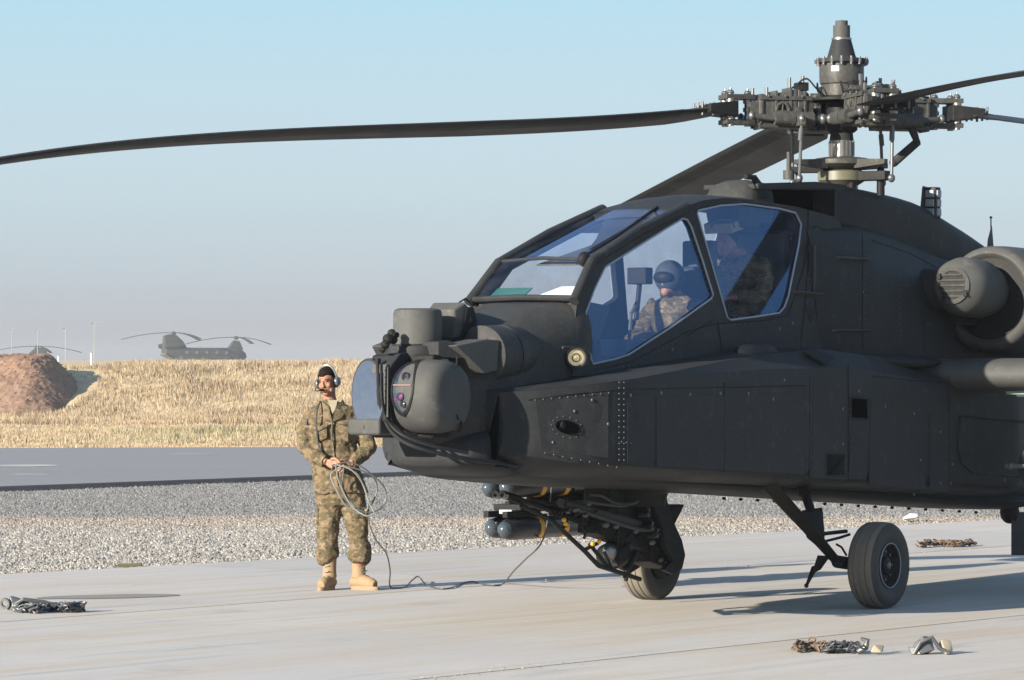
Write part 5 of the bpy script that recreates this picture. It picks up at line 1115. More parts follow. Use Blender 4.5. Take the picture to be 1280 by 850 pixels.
for (u, v, l, lab) in ((631, 609, -2.22, 'black missile with yellow bands, upper row, the nearer one, above the gun barrel'), (609, 610, -2.42, 'black missile of the upper row, partly hidden behind the nearer one, gravel behind it'),
                       (629, 662, -2.22, 'black missile with yellow band, lower row, the nearer one beside the cradle tube'), (613, 660, -2.42, 'black missile of the lower row, half hidden behind its neighbour')):
    missile(hp(u, v, l) + V3((.04, 0, 0)), lab)
pc = hp(1298, 583, 1.6)
pd_ = thing('rocket_pod', 'covered pod with a white round front cap under the near wing at the right edge', 'rocket pod', HEL.matrix_basis @ pc); pd_.rotation_euler = HEL.rotation_euler
mb = MB(); mb.lathe([(.17, -.03), (.185, 0), (.185, 1.4), (.15, 1.5)], (-.02, 0, 0), (-1, 0, 0), 32); mb.build('pod_tube', M['body'], pd_)
mb = MB(); mb.lathe([(.0005, .0), (.12, -.0), (.175, .02), (.188, .06)], (0, 0, 0), (-1, 0, 0), 32); mb.build('front_cap', M['white'], pd_, smooth=60)
mb = MB(); mb.box((.02, -.12, .0), (.05, .30, .035)); mb.ell((.03, -.22, 0), (.03, .03, .03)); mb.ell((.03, -.04, .0), (.02, .02, .02)); mb.build('cap_latch', M['chain'], pd_, bevel=.004)
mb = MB(); mb.box((pc.x - .75, 1.6, (pc.z + 1.75) / 2 + .05), (.9, .12, 1.75 - pc.z - .2)); mb.build('pylon', M['body'], HEL, bevel=.02)
# --------------------------------------------------- people
def remesh(mb, name, mat, parent, voxel=.006, smooth=3, wrinkle=0, wscale=.06, wr2=0):
    o = mb.build(name, mat, parent, smooth=0); md = o.modifiers.new('remesh', 'REMESH'); md.mode = 'VOXEL'; md.voxel_size = voxel; md.use_smooth_shade = True
    if smooth: s = o.modifiers.new('smooth', 'SMOOTH'); s.factor = .5; s.iterations = smooth
    if wrinkle:
        t = bpy.data.textures.new(name + '_folds', 'CLOUDS'); t.noise_scale = wscale; t.noise_depth = 2
        d = o.modifiers.new('folds', 'DISPLACE'); d.texture = t; d.strength = wrinkle; d.mid_level = .5; d.texture_coords = 'LOCAL'
    return o
PD = 30.43; PR = V3((gp(432, 737).x, PD, 0))
PER = thing('person', 'ground crewman in camouflage and headset, holding coiled cable beside the helicopter nose', 'person', PR)
def pp(u, v, y=0.0): p = dp(u, v, PD); return V3((p.x - PR.x, y, p.z))
S = 1 / 152.8
def limb(mb, pts, rs, n=14, flat=1.0):
    q = catmull([tuple(p) + (r,) for p, r in zip(pts, rs)], 5); mb.tube([V3(x[:3]) for x in q], [float(x[3]) for x in q], n, True, flat)
HC = pp(408, 477, -.03); HR = Euler((R(4), R(-7), R(-22)), 'XYZ').to_matrix()
hd = lambda x, y, z: HC + HR @ V3((x, y, z))
def hell(mb, c, r, rot=None):
    e = MB(); e.ell(c, r, rot, 20, 14); mb.add([HC + HR @ V3(v) for v in e.v], e.f)
body = MB()
hell(body, (0, .018, .035), (.072, .090, .088)); hell(body, (0, -.020, -.030), (.060, .068, .085)); hell(body, (0, -.048, -.088), (.033, .030, .028)); hell(body, (0, -.088, -.018), (.012, .018, .030)); hell(body, (0, -.100, -.034), (.017, .014, .012))
hell(body, (0, -.070, .020), (.052, .016, .012)); hell(body, (.036, -.058, -.028), (.022, .020, .022)); hell(body, (-.036, -.058, -.028), (.022, .020, .022)); hell(body, (0, -.076, -.062), (.026, .014, .012)); hell(body, (.050, -.02, -.07), (.016, .04, .022)); hell(body, (-.050, -.02, -.07), (.016, .04, .022))
for s in (1, -1): hell(body, (.074 * s, .015, -.012), (.010, .020, .032))
limb(body, [hd(0, .02, -.05), pp(411, 499, .0), pp(415, 512, .01)], [.056, .058, .075])
limb(body, [pp(415, 510, .01), pp(415, 545, 0), pp(422, 590, 0), pp(425, 612, 0)], [.12, .13, .125, .13], 18)
W_R, W_L = pp(409, 577, -.24), pp(440, 578, -.23)
limb(body, [pp(390, 517, .0), pp(384, 556, -.03), W_R], [.055, .045, .027]); limb(body, [pp(443, 517, .0), pp(458, 560, -.03), W_L], [.055, .045, .027])
limb(body, [pp(411, 610), pp(411, 655, -.02), pp(411, 722, .02)], [.085, .065, .045]); limb(body, [pp(439, 610), pp(447, 655, -.02), pp(450, 722, .02)], [.085, .065, .045])
def hand(mb, w, d, up, side, curl, thumb=1):
    """palm from wrist w along d; side spreads the four fingers; they curl towards `curl`"""
    d, side, curl = d.normalized(), side.normalized(), curl.normalized()
    c = w + d * .05
    mb.hull([w + side * .022 + curl * .012, w - side * .022 + curl * .012, w + side * .022 - curl * .012, w - side * .022 - curl * .012, c + d * .045 + side * .040 + curl * .010, c + d * .045 - side * .038 + curl * .010, c + d * .045 + side * .040 - curl * .013, c + d * .045 - side * .038 - curl * .013, c - d * .01 + side * .040, c - d * .01 - side * .040])
    for k, (o_, L_, b) in enumerate(((.033, .078, .9), (.012, .088, 1.0), (-.010, .082, 1.1), (-.031, .065, 1.2))):
        p = c + d * .043 + side * o_; pts = [p]; ang = .35 * b; q = p
        for j, f in enumerate((.42, .33, .25)):
            q = q + (d * math.cos(ang) + curl * math.sin(ang)) * L_ * f; pts.append(q); ang += .75 * b
        mb.tube(pts, [.0105, .0100, .0092, .0078], 8)
    p = c - d * .02 + side * .036 * thumb; mb.tube([p, p + d * .030 + side * .022 * thumb + curl * .014, p + d * .055 + side * .018 * thumb + curl * .034, p + d * .072 + side * .006 * thumb + curl * .045], [.014, .0125, .011, .009], 8)
hand(body, W_R, V3((.85, -.25, -.25)), None, V3((.25, -.1, .9)), V3((.35, -.6, -.5)))
hand(body, W_L, V3((-.85, -.2, -.30)), None, V3((-.25, -.2, .9)), V3((-.3, -.6, -.55)))
B_ = remesh(body, 'body', M['skin'], PER, .0048, 2)
for s in (1, -1):
    mb = MB(); hell(mb, (.029 * s, -.0735, .004), (.010, .007, .0038)); mb.build('eye', M['eye'], PER, smooth=80)
    mb = MB(); hell(mb, (.030 * s, -.083, .0215), (.018, .005, .0030), (0, .12 * s, 0)); mb.build('eyebrow', M['hair'], PER, smooth=80)
mb = MB(); hell(mb, (0, -.0875, -.060), (.022, .006, .006)); mb.build('lips', M['skin_lip'], PER, smooth=80)
# short hair: cap over the top, back and temples
mb = MB(); rings = []
for i in range(13):
    ph = math.pi * .5 * i / 12; row = []
    for k in range(36):
        t = 2 * math.pi * k / 36; fr = max(0, -math.sin(t)); low = .068 if fr > .5 else (.068 * fr / .5 + (1 - fr / .5) * (-.055 if math.sin(t) > 0 else -.03)) if fr < .5 else .068
        x, y = .0775 * math.sin(ph) * math.cos(t), .018 + .0955 * math.sin(ph) * math.sin(t); z = .035 + .0905 * math.cos(ph)
        low += .010 * math.sin(t * 5 + 1) * (fr > .3) - .012 * (fr > .3)
        if i == 12: z = low
        elif i > 8: z = z + (low - z) * ((i - 8) / 4) ** 1.5
        n_ = (.003 * math.sin(t * 9 + i * 2.1) + random.uniform(-.0045, .0045)) * math.sin(ph); row.append(hd(x * (1 + n_ * 4), y * (1 + n_ * 4), z + n_))
    rings.append(row)
mb.loft(rings); o = mb.build('hair', M['hair'], PER, smooth=80)
# headset
mb = MB(); mb.tube([hd(.089 * math.cos(t), .012, .006 + .134 * math.sin(t)) for t in [math.pi * k / 20 for k in range(21)]], .0055, 8, flat=1.6)
HS = mb.build('headset_band', M['silver'], PER)
for s in (1, -1):
    mb = MB(); q = HR @ V3((s, .0, 0)); mb.lathe([(.032, -.02), (.040, -.012), (.040, .010), (.030, .024), (.0005, .027)], hd(.086 * s, .012, -.010), q, 24); mb.build('ear_cup', M['silver'], HS, smooth=60)
    mb = MB(); mb.ring([(.043, -.012), (.043, .0), (.036, .0), (.036, -.012)], hd(.083 * s, .012, -.010), q, 24); mb.build('ear_cushion', M['hair'], HS)
mb = MB(); mb.tube([hd(-.105, .0, -.03), hd(-.10, -.05, -.055), hd(-.06, -.10, -.064), hd(-.02, -.118, -.062)], .004, 6); mb.ell(hd(-.008, -.114, -.060), (.024, .014, .013)); mb.build('microphone_boom', M['hair'], HS)
# uniform
jk = MB()
q = catmull([(pp(*a) .x, b, pp(*a).z, c, d) for a, b, c, d in (((413, 500), .01, .064, .070), ((414, 506), .012, .115, .088), ((415.5, 514), .01, .215, .118), ((415, 525), .005, .232, .130), ((414, 545), -.005, .212, .142), ((417, 570), -.01, .198, .136), ((421, 590), -.005, .205, .140), ((424, 606), 0, .218, .150), ((425, 614), 0, .232, .160), ((425, 616.5), 0, .212, .145))], 4)
jk.loft([[V3((x[0] + x[3] * math.copysign(abs(math.cos(t)) ** .85, math.cos(t)), x[1] + x[4] * math.copysign(abs(math.sin(t)) ** .85, math.sin(t)), x[2])) for t in [2 * math.pi * k / 36 for k in range(36)]] for x in q])
limb(jk, [pp(394, 518, .01), pp(384, 530, .0), pp(379, 548, -.02), pp(381, 560, -.05), pp(392, 570, -.14), W_R + V3((-.012, .01, .005))], [.088, .082, .070, .068, .058, .044], 18)
limb(jk, [pp(438, 517, .01), pp(450, 530, .0), pp(458, 548, -.02), pp(461, 560, -.05), pp(452, 571, -.13), W_L + V3((.012, .01, .005))], [.088, .082, .072, .070, .058, .044], 18)
JK = remesh(jk, 'jacket', M['camo'], PER, .010, 2, .055, .11)
jf = lambda u, v, off=.0: pp(u, v, -.148 + off)
mb = MB(); mb.hull([pp(400, 500, -.055), pp(411, 508, -.13), pp(412, 513, -.145), pp(416, 527, -.158), pp(405, 524, -.150), pp(398, 510, -.06), pp(403, 506, -.03), pp(404, 524, -.12)]); mb.build('collar', M['camo'], PER, smooth=30)
mb = MB(); mb.hull([pp(429, 499, -.055), pp(420, 508, -.13), pp(419, 513, -.145), pp(416, 527, -.158), pp(428, 522, -.150), pp(434, 510, -.06), pp(428, 504, -.03), pp(428, 524, -.12)]); mb.build('collar', M['camo'], PER, smooth=30)
mb = MB(); mb.hull([pp(409, 500, -.07), pp(422, 500, -.07), pp(416, 517, -.142), pp(410, 503, -.03), pp(422, 503, -.03), pp(413, 510, -.12), pp(420, 510, -.12)]); mb.build('undershirt', M['shirt'], PER)
mb = MB(); 
for side, (u0, u1) in ((0, (397, 409)), (1, (424, 437))):
    mb = MB(); d_ = 3 if side == 0 else -3; mb.plate([jf(u0, 532 + d_, .004), jf(u1, 532 - d_, .0), jf(u1, 550 - d_, -.002), jf(u0, 550 + d_, .002)], (0, -.014, 0)); PK = mb.build('chest_pocket', M['camo'], PER, bevel=.005)
    mb = MB(); mb.plate([jf(u0 - .5, 531 + d_, -.010), jf(u1 + .5, 531 - d_, -.014), jf(u1 + .5, 536 - d_, -.014), jf(u0 - .5, 536 + d_, -.010)], (0, -.012, 0)); mb.build('pocket_flap', M['camo'], PK, bevel=.003)
mb = MB(); mb.tube([jf(416, 526, -.010), jf(415.5, 545, -.012), jf(419, 570, -.006), jf(423, 606, -.012)], .012, 6, flat=.5); mb.build('jacket_placket', M['camo'], PER)
mb = MB(); mb.tube([V3(c) for c in catmull([tuple(p) for p in (pp(399, 502, -.07), pp(396, 512, -.15), pp(395, 525, -.165), pp(396, 545, -.17), pp(400, 562, -.18), pp(408, 574, -.24))], 6)], .008, 6); mb.build('radio_lead', M['strapm'], PER)
mb = MB(); c = pp(380, 527, -.07); mb.box(c, (.012, .06, .05), (0, .1, .75)); mb.build('shoulder_patch', M['strapm'], PER, smooth=0)
tr = MB()
q = [(pp(424, 600), .205, .135), (pp(424.5, 612), .212, .142), (pp(425, 622), .208, .14), (pp(425, 632), .19, .125)]
tr.loft([[V3((x[0].x + x[1] * math.cos(t), x[2] * math.sin(t), x[0].z)) for t in [2 * math.pi * k / 32 for k in range(32)]] for x in q])
limb(tr, [pp(411, 612), pp(410, 632, -.01), pp(410, 655, -.03), pp(409, 676, -.01), pp(408, 692, .0), pp(409, 699, .0), pp(411, 704, .0)], [.118, .110, .094, .088, .098, .096, .060], 20)
limb(tr, [pp(439, 612), pp(442, 632, -.01), pp(446, 655, -.03), pp(449, 676, -.01), pp(451, 692, .0), pp(451, 699, .0), pp(450, 704, .0)], [.118, .112, .096, .088, .098, .096, .060], 20)
remesh(tr, 'trousers', M['camo'], PER, .010, 2, .05, .12)
for (u, s) in ((396, -1), (459, 1)):
    mb = MB(); c = pp(u, 648, -.02); mb.box(c, (.03, .13, .17)); mb.build('leg_pocket', M['camo'], PER, bevel=.012)
def boot(ank, toe_dir, nm):
    t = V3(toe_dir).normalized(); sd = V3((-t.y, t.x, 0)); b = MB(); a = V3((ank.x, ank.y, 0))
    limb(b, [V3((ank.x, ank.y, .26)), V3((ank.x, ank.y, .16)), a + V3((0, 0, .10))], [.062, .058, .064], 18)
    b.tube([a - t * .075 + V3((0, 0, .055)), a + V3((0, 0, .07)), a + t * .08 + V3((0, 0, .062)), a + t * .145 + V3((0, 0, .050)), a + t * .185 + V3((0, 0, .042))], [.040, .058, .055, .050, .034], 16)
    o = remesh(b, 'boot', M['boot'], PER, .007, 3)
    m2 = MB(); pr = []
    for k in range(28):
        th = 2 * math.pi * k / 28; L_ = .155 * math.cos(th); w = (.052 if math.cos(th) > 0 else .044) * math.sin(th); pr.append(a + t * (.065 + L_) + sd * w)
    m2.loft([[p + V3((0, 0, .0)) for p in pr], [p + V3((0, 0, .022)) for p in pr], [a + t * .065 + (p - a - t * .065) * .97 + V3((0, 0, .03)) for p in pr]]); m2.build('sole', M['sole'], o, smooth=40)
    m3 = MB()
    for k in range(7):
        z = .10 + .022 * k; f = max(0, .10 - z * .9 + .06) if k < 3 else .062; c = a + t * (.066 if k > 2 else .10 - .012 * k) + V3((0, 0, z)); m3.tube([c - sd * .022, c + sd * .022 + V3((0, 0, .012 * (-1) ** k))], .004, 5)
    m3.build('laces', M['shirt'], o)
boot(pp(411, 722, .0), (-.35, -.92, 0), 'r'); boot(pp(449, 722, .02), (.80, -.60, 0), 'l')
# the cable: coil in the hands, lead to the ground and across to the aircraft
CB = thing('intercom_cable', 'long grey cable coiled in the soldier\'s hands and trailing over the concrete to the helicopter', 'cable', PR)
hy = -.30
loops = [([(418, 580), (417, 600), (428, 620), (448, 634), (466, 628), (473, 606), (462, 588), (440, 577)], 'cable'),
         ([(430, 582), (447, 590), (458, 610), (462, 632), (452, 640), (436, 632), (424, 612), (416, 592)], 'cable_pale'),
         ([(432, 581), (452, 586), (472, 596), (484, 612), (482, 628), (468, 638), (450, 634), (432, 610)], 'cable'),
         ([(422, 579), (442, 586), (456, 604), (464, 628), (470, 640), (458, 642), (440, 628), (426, 600)], 'cable_pale')]
for i, (lp, m_) in enumerate(loops):
    pts = [tuple(pp(u, v, hy - .02 * i + .02 * math.sin(k * 1.7 + i))) for k, (u, v) in enumerate(lp)]; pts.append(pts[0])
    mb = MB(); mb.tube([V3(c) for c in catmull(pts, 6)], .0068, 6); mb.build('coil_loop', M[m_], CB)
def gl(u, v, h=.008): p = gp(u, v); return (p.x - PR.x, p.y - PR.y, h)
pts = [tuple(pp(463, 628, hy)), tuple(pp(463, 650, hy)), tuple(pp(471, 672, hy + .02)), tuple(pp(484, 690, hy + .06)), tuple(pp(488, 712, -.1)), tuple(pp(487, 728, -.03)), gl(490, 736), gl(506, 735), gl(515, 730, .03), gl(523, 728, .05), gl(532, 733, .02), gl(548, 737), gl(564, 736), gl(578, 730), gl(592, 728), gl(606, 732), gl(620, 733), gl(630, 730)]
e0, e1, e2, e3 = dp(642, 714, 30.4), dp(657, 699, 30.0), dp(677, 678, 29.9), dp(686, 640, 29.9)
pts += [tuple(p - PR) for p in (e0, e1, e2, e3, dp(690, 600, 29.9))]
mb = MB(); mb.tube([V3(c) for c in catmull(pts, 6)], .0062, 6); mb.build('cable_lead', M['cable'], CB)
PER.scale = (.955, .96, 1)
# pilots
def pilot(head, sh, seat, helm, label, lean):
    T = thing('person', label, 'person', HEL.matrix_basis @ V3((seat.x, seat.y, seat.z))); T.rotation_euler = HEL.rotation_euler; r = lambda p: p - seat
    b = MB(); h = r(head); b.ell(h, (.085, .072, .112), None, 20, 14); b.ell(h + V3((.085, 0, -.015)), (.018, .013, .022)); b.ell(h + V3((.05, 0, -.08)), (.035, .035, .03)); b.ell(h + V3((.068, 0, .02)), (.02, .05, .012)); b.tube([h - V3((.02, 0, .05)), r(sh) + V3((0, 0, .03))], [.055, .06], 12)
    for s in (1, -1): hand(b, r(sh) + V3((.42, .16 * s, -.30)), V3((1, -.2 * s, -.1)), None, V3((0, 1, 0)), V3((.3, 0, -1)), -s)
    b.tube([r(sh), V3((0, 0, .1))], [.11, .12], 16)
    for s in (1, -1): b.tube([r(sh) + V3((0, .16 * s, -.03)), r(sh) + V3((.12, .24 * s, -.28)), r(sh) + V3((.42, .16 * s, -.30))], [.04, .038, .026], 10)
    remesh(b, 'body', M['skin'], T, .007, 3)
    c = MB(); limb(c, [r(sh) + V3((0, 0, .03)), r(sh) + V3((0, 0, -.05)), r(sh) + V3((-.02, 0, -.25)), V3((0, 0, .08))], [.10, .175, .17, .17], 20)
    for s in (1, -1): limb(c, [r(sh) + V3((0, .15 * s, -.03)), r(sh) + V3((.06, .23 * s, -.16)), r(sh) + V3((.14, .25 * s, -.28)), r(sh) + V3((.38, .17 * s, -.30))], [.08, .065, .06, .045], 14); limb(c, [V3((.0, .1 * s, .08)), V3((.42, .13 * s, .12)), V3((.55, .12 * s, -.25))], [.11, .085, .07], 14)
    remesh(c, 'flight_suit', M['camo'], T, .012, 2, .05, .1)
    for s in (1, -1):
        e = MB(); e.ell(h + V3((.078, .028 * s, .005)), (.008, .012, .006), nu=10, nv=6); e.build('eye', M['eye'], T)
    if helm:
        e = MB(); e.ell(h + V3((-.015, 0, .035)), (.125, .112, .125), None, 24, 16); e.build('helmet', M['seat'], T, smooth=80); e = MB(); e.ell(h + V3((.075, 0, .03)), (.055, .085, .05)); e.build('visor', M['black'], T, smooth=80)
    else:
        e = MB(); e.ell(h + V3((-.02, 0, .04)), (.088, .08, .09), None, 20, 12); e.build('hair', M['hair'], T, smooth=80)
    return T
pilot(hp(908, 303, .02), hp(926, 324, .02), hp(940, 405, .02), False, 'pilot in camouflage leaning forward in the rear cockpit seat', 1)
pilot(hp(836, 352, -.0), hp(845, 376, -.0), hp(850, 452, -.0), True, 'helmeted crewman in the front cockpit seat behind the windshield', 0)
# loose papers on the glareshield
pb = HEL.matrix_basis
for nm, lab, cat, pts, m_ in (('paper', 'white sheets of paper lying on the glareshield behind the windshield', 'paper', [(3.34, .34, 2.30), (3.34, .06, 2.30), (3.05, .08, 2.37), (3.05, .36, 2.37)], 'paper'), ('folder', 'green folder standing at the far corner of the glareshield', 'folder', [(3.34, -.34, 2.29), (3.34, -.06, 2.29), (3.24, -.04, 2.36), (3.22, -.34, 2.36)], 'teal')):
    mb = MB(); mb.plate([pb @ V3(p) for p in pts], (0, 0, .008)); o = mb.build(nm, M[m_], None, smooth=0); tag(o, lab, cat)
# --------------------------------------------------- tie-down chains and other things on the apron
def link(mb, c, d, up, s=.030):
    d = d.normalized(); sd = d.cross(up).normalized(); pts = []
    for k in range(9):
        t = 2 * math.pi * k / 8; pts.append(c + d * s * 1.25 * math.cos(t) + sd * s * .75 * math.sin(t))
    mb.tube(pts, s * .26, 5, caps=False)
def chain(path, name_, label, mats, hook=True, ten=False, s=.026):
    T = thing(name_, label, 'chain', V3(path[0])); T.location.z = 0; o0 = T.location.copy()
    cs = [V3(c) for c in catmull(path, 14)]; mb = MB(); half = len(cs) * (.45 if len(mats) > 1 else 1); rs = random.Random(len(label)); cur = 0
    for i, c in enumerate(cs[:-1]):
        if i > half and cur == 0: mb.build('chain_links', M[mats[0]], T, smooth=60)['kind'] = 'stuff'; mb = MB(); cur = 1
        for rep in range(2):
            c2 = c + V3((rs.uniform(-.02, .02), rs.uniform(-.06, .06), rs.uniform(.008, .05) if rs.random() < .6 else .01)); link(mb, c2 - o0, (cs[i + 1] - c) + V3((rs.uniform(-.02, .02), rs.uniform(-.02, .02), rs.uniform(-.01, .01))), V3((rs.uniform(-1, 1), rs.uniform(-1, 1), .6)), s)
    mb.build('chain_links', M[mats[-1]], T, smooth=60)['kind'] = 'stuff'
    e = cs[-1] - o0
    if hook: mb = MB(); mb.tube([e, e + V3((.05, 0, .03)), e + V3((.06, -.01, .075)), e + V3((.02, 0, .085))], [.018, .022, .018, .010], 8); mb.build('hook', M['chain'], T); mb = MB(); mb.hull([e + V3((.08, 0, .0)), e + V3((.16, .02, .0)), e + V3((.17, .02, .045)), e + V3((.10, -.03, .05)), e + V3((.15, -.04, 0)), e + V3((.08, -.04, .0))]); mb.build('shackle', M['tan_paint'] if len(mats) > 1 else M['chain'], T, bevel=.006)
    if ten:
        b = cs[0] - o0; mb = MB(); mb.hull([b + V3(p) for p in ((-.08, 0, 0), (-.08, .06, .0), (-.06, .0, .11), (.0, .05, .09), (.10, 0, .05), (.10, .05, 0), (-.02, -.05, .0), (.08, -.04, .0))]); mb.build('tensioner_body', M['chain'], T, bevel=.008)
        mb = MB(); mb.tube([b + V3((-.06, 0, .02)), b + V3((.05, -.04, .08)), b + V3((.2, -.02, .06)), b + V3((.28, 0, .03))], .016, 8); mb.build('tensioner_lever', M['chain'], T)
        mb = MB(); mb.ring([(.04, -.012), (.04, .012), (.025, .012), (.025, -.012)], b + V3((-.09, -.02, .05)), (.3, 1, .2), 16); mb.build('ring', M['steel'], T)
    return T
g3 = lambda u, v, h=.015: tuple(gp(u, v) + V3((0, 0, h)))
chain([g3(22, 765), g3(45, 767), g3(65, 764), g3(85, 766), g3(104, 765)], 'tie_down_chain', 'dark grey tie-down chain with tensioner lying on the concrete at the left edge', ['chain'], False, True)
chain([g3(994, 816), g3(1015, 813), g3(1035, 817), g3(1055, 816), g3(1072, 818)], 'tie_down_chain', 'half rusty tie-down chain with hook lying in front of the near wheel', ['rust', 'chain'], True, False, .024)
chain([g3(1148, 685), g3(1172, 683), g3(1195, 684), g3(1218, 682)], 'tie_down_chain', 'rusty tie-down chain lying on the concrete beyond the near wheel', ['rust'], False, False)
c = gp(1158, 818); T = thing('chain_tensioner', 'steel chain tensioner lying alone on the concrete at the lower right', 'tensioner', c)
for nm, ps, m_ in (('body', ((-.10, 0, .0), (-.08, .02, .07), (-.02, 0, .12), (.04, .05, .11), (.05, -.03, .03), (.02, .06, 0), (-.05, -.04, .0)), 'chain'), ('cover', ((.06, 0, .04), (.09, .0, .10), (.16, .02, .09), (.17, .0, .02), (.12, -.06, .0), (.10, .05, .02)), 'tan_paint'), ('foot', ((-.10, -.02, 0), (-.03, -.05, .0), (-.06, -.02, .05), (-.12, .02, .05)), 'chain')):
    mb = MB(); mb.hull([V3(p) for p in ps]); mb.build(nm, M[m_], T, bevel=.008)
mb = MB(); mb.tube([V3((-.08, -.03, .01)), V3((-.04, -.04, .08)), V3((.03, -.04, .11)), V3((.08, -.03, .04)), V3((.14, -.04, .01))], .014, 8); mb.build('lever', M['chain'], T)
c = gp(1137, 651); mb = MB(); rs = random.Random(4); mb.hull([c + V3((rs.uniform(-.13, .13), rs.uniform(-.12, .12), rs.uniform(0, .10))) for _ in range(16)]); o = mb.build('rock', M['white'], None, bevel=.015); tag(o, 'pale white block lying at the gravel edge seen under the fuselage', 'rock')
c0, c1 = gp(147, 709), gp(176, 708); mb = MB(); mb.plate([c0, c1, c1 + V3((.0, .10, 0)), c0 + V3((.02, .10, 0))], (0, 0, .03)); o = mb.build('strap', M['yellow_cloth'] if 'yellow_cloth' in M else plain('faded_yellow_webbing', (0.30, 0.24, 0.13), .9), None, smooth=0); tag(o, 'short faded yellow strap lying on the edge between gravel and concrete', 'strap')
# long narrow patch, darker than the concrete around it
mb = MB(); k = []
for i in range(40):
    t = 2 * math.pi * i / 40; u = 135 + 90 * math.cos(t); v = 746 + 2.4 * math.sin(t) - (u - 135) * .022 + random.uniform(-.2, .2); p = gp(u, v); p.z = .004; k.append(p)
mb.add(k, [tuple(range(40))]); o = mb.build('dark_streak', plain('dark_streak_tone', (0.19, 0.175, 0.155), .8), ap, smooth=0)

# --------------------------------------------------- far things
M['far'] = paint('far_helicopter_paint', (0.045, 0.048, 0.043), .7, dustamt=.08, spec=.1); M['fargl'] = plain('far_window', (0.12, 0.13, 0.14), .2)
def transport(u_aft, v_aft, D, rz, azs, label):
    T = thing('transport_helicopter', label, 'helicopter', (0, 0, 0), rz)
    f = V3((math.cos(rz), math.sin(rz), 0)); a = dp(u_aft, v_aft, D); zt = a.z; T.location = V3((a.x, a.y, 0)) + f * 6.0; T.location.z = zt - 5.75
    rings = []
    for x, w, z0, z1, p in ((7.9, .25, 1.3, 1.9, 2), (7.6, .8, .95, 2.3, 2.3), (6.9, 1.2, .75, 2.8, 2.8), (5.6, 1.35, .7, 3.15, 3.5), (2, 1.4, .65, 3.15, 3.8), (-4, 1.4, .65, 3.15, 3.8), (-6, 1.4, 1.0, 3.15, 3.8), (-7.8, 1.3, 2.0, 3.1, 3.5)): rings.append(selli(x, w, z0, z1, p, 24))
    mb = MB(); mb.loft(rings); mb.build('fuselage', M['far'], T, smooth=50)
    mb = MB(); mb.hull([(x, l, z) for x, z, w in ((-7.9, 3.0, .75), (-7.9, 5.2, .45), (-6.9, 5.5, .4), (-5.6, 5.4, .4), (-4.3, 4.2, .6), (-3.6, 3.0, .7)) for l in (w, -w)]); mb.build('aft_pylon', M['far'], T, bevel=.15)
    mb = MB(); mb.hull([(x, l, z) for x, z, w in ((7.2, 2.8, .6), (6.6, 4.3, .35), (5.5, 4.5, .35), (4.4, 3.0, .6)) for l in (w, -w)]); mb.build('forward_pylon', M['far'], T, bevel=.15)
    for s in (1, -1):
        mb = MB(); mb.tube([(-4.8, 1.25 * s, 3.5), (-5.2, 1.25 * s, 3.5), (-7.6, 1.25 * s, 3.4), (-8.3, 1.3 * s, 3.4)], [.35, .48, .48, .36], 16); mb.build('engine', M['far'], T)
        mb = MB(); mb.hull([(4.5, 1.3 * s, .75), (4.0, 1.85 * s, .9), (-5, 1.85 * s, .9), (-5.5, 1.3 * s, .8), (4.3, 1.35 * s, 1.7), (4, 1.8 * s, 1.5), (-5, 1.8 * s, 1.5), (-5.5, 1.35 * s, 1.7)]); mb.build('side_tank', M['far'], T, bevel=.1)
        for x in (3.2, -5): mb = MB(); mb.lathe([(.2, -.25), (.35, -.2), (.35, .2), (.2, .25)], (x, 1.5 * s, .35), (0, 1, 0), 20); mb.build('wheel', M['rubber'], T)
        for k in range(5): mb = MB(); mb.lathe([(.27, 0), (.24, .03), (.0005, .03)], (3.6 - 1.9 * k, 1.40 * s, 2.3), (0, s, 0), 14); mb.build('window', M['fargl'], T)
    mb = MB(); mb.hull([(-6.2, 1.2, .95), (-6.2, -1.2, .95), (-8.1, 1.2, 2.1), (-8.1, -1.2, 2.1), (-6.1, 1.2, .8), (-8.2, -1.2, 1.9), (-6.1, -1.2, .8), (-8.2, 1.2, 1.9)]); mb.build('ramp', M['olive'], T, smooth=0)
    for hx, hz, angs in ((-6.0, 5.75, azs[0]), (6.0, 5.0, azs[1])):
        H = thing('rotor', None, None); H.parent = T; H.location = (hx, 0, hz)
        mb = MB(); mb.lathe([(.3, -.4), (.45, -.1), (.4, .1), (.15, .25)], (0, 0, 0), (0, 0, 1), 16); mb.build('hub', M['far'], H)
        for az in angs:
            mb = MB(); rr = []
            for r in np.linspace(.4, 9.14, 14): dz = -.0165 * r * r + .02 * r; w = .15 if r < 1.5 else .42; rr.append([V3((r, w, dz + .02)), V3((r, w * .2, dz + .07)), V3((r, -w, dz - .03)), V3((r, w * .2, dz - .05))])
            mb.loft(rr); b = mb.build('rotor_blade', M['far'], H, smooth=60); b.rotation_euler = (0, 0, R(az) - rz)
    return T
transport(217, 416, 655, R(28), ((186, 306, 66), (172, 292, 52)), 'tandem-rotor transport helicopter standing beyond the grassy bank, rotors drooping')
transport(46, 433, 715, R(200), ((185, 345, 80), (170, 300, 60)), 'distant transport helicopter at the left edge, only its tail pylon above the dirt mound')
M['galv'] = plain('galvanised_steel', (0.20, 0.20, 0.20), .5, .3)
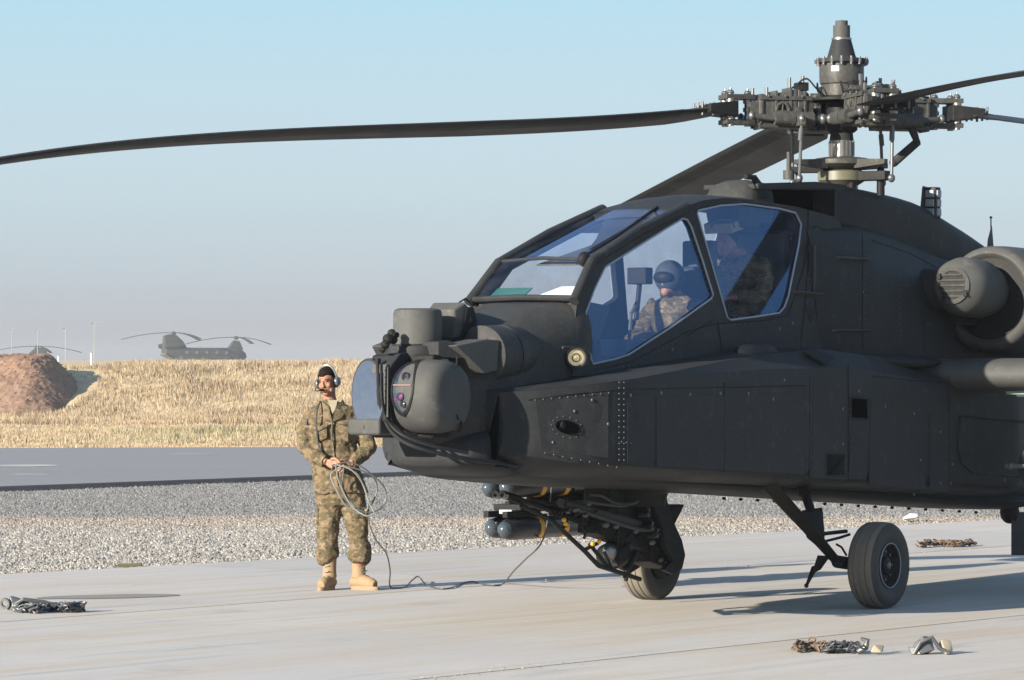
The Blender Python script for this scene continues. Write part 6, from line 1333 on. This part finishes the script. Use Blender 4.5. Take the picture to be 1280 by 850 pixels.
for u, vt, D, lab in ((15, 411, 560, 'leftmost and faintest floodlight mast beyond the dirt mound'), (47, 412, 520, 'thin floodlight mast rising behind the distant tail pylon'), (82, 410, 470, 'floodlight mast second from the right, white lamp head, beyond the bank'), (118, 404, 430, 'rightmost and tallest floodlight mast beyond the bank')):
    p = dp(u, vt, D); T = thing('floodlight_mast', lab, 'mast', (p.x, p.y, 0), 0, 'floodlight masts on the horizon')
    mb = MB(); mb.tube([(0, 0, 0), (0, 0, p.z)], [.07, .04], 8); mb.build('pole', M['galv'], T)
    for s in (-1, 1): mb = MB(); mb.box((.42 * s, 0, p.z), (.45, .3, .12), (0, .12 * s, 0)); mb.build('lamp_head', M['galv'], T, smooth=0)
    mb = MB(); mb.box((0, 0, p.z - .05), (1.0, .08, .08)); mb.build('cross_arm', M['galv'], T, smooth=0)
for u, v0, v1, lab in ((73, 444, 462, 'short white marker post behind the dirt mound'), (114, 440, 462, 'taller white marker post right of the dirt mound')):
    p, q = dp(u, v0, 158), dp(u, v1, 158); T = thing('marker_post', lab, 'post', (p.x, p.y, 0), 0, 'white posts on the bank')
    mb = MB(); mb.cyl((0, 0, 0), (0, 0, p.z - .06), .04, n=10); mb.build('post', M['white'], T); mb = MB(); mb.lathe([(.05, -.06), (.05, -.01), (.0005, 0)], (0, 0, p.z), (0, 0, 1), 10); mb.build('cap', M['seal'], T)
# --------------------------------------------------- dusty air
hz = MB(); hz.box((0, 660, 5.0), (2500, 1700, 13.0)); HZB = hz.mesh('haze'); ho = bpy.data.objects.new('haze', HZB); COL.objects.link(ho)
hm_ = bpy.data.materials.new('dusty_air'); hm_.use_nodes = True; hn = hm_.node_tree; hn.nodes.clear(); h_o = hn.nodes.new('ShaderNodeOutputMaterial'); hv = hn.nodes.new('ShaderNodeVolumePrincipled')
hv.inputs['Color'].default_value = (0.58, 0.61, 0.66, 1); hv.inputs['Density'].default_value = 0.00038; hv.inputs['Anisotropy'].default_value = 0.0; hn.links.new(hv.outputs[0], h_o.inputs['Volume'])
HZB.materials.append(hm_); ho['kind'] = 'stuff'; tag(ho, 'thin dusty haze over the airfield')
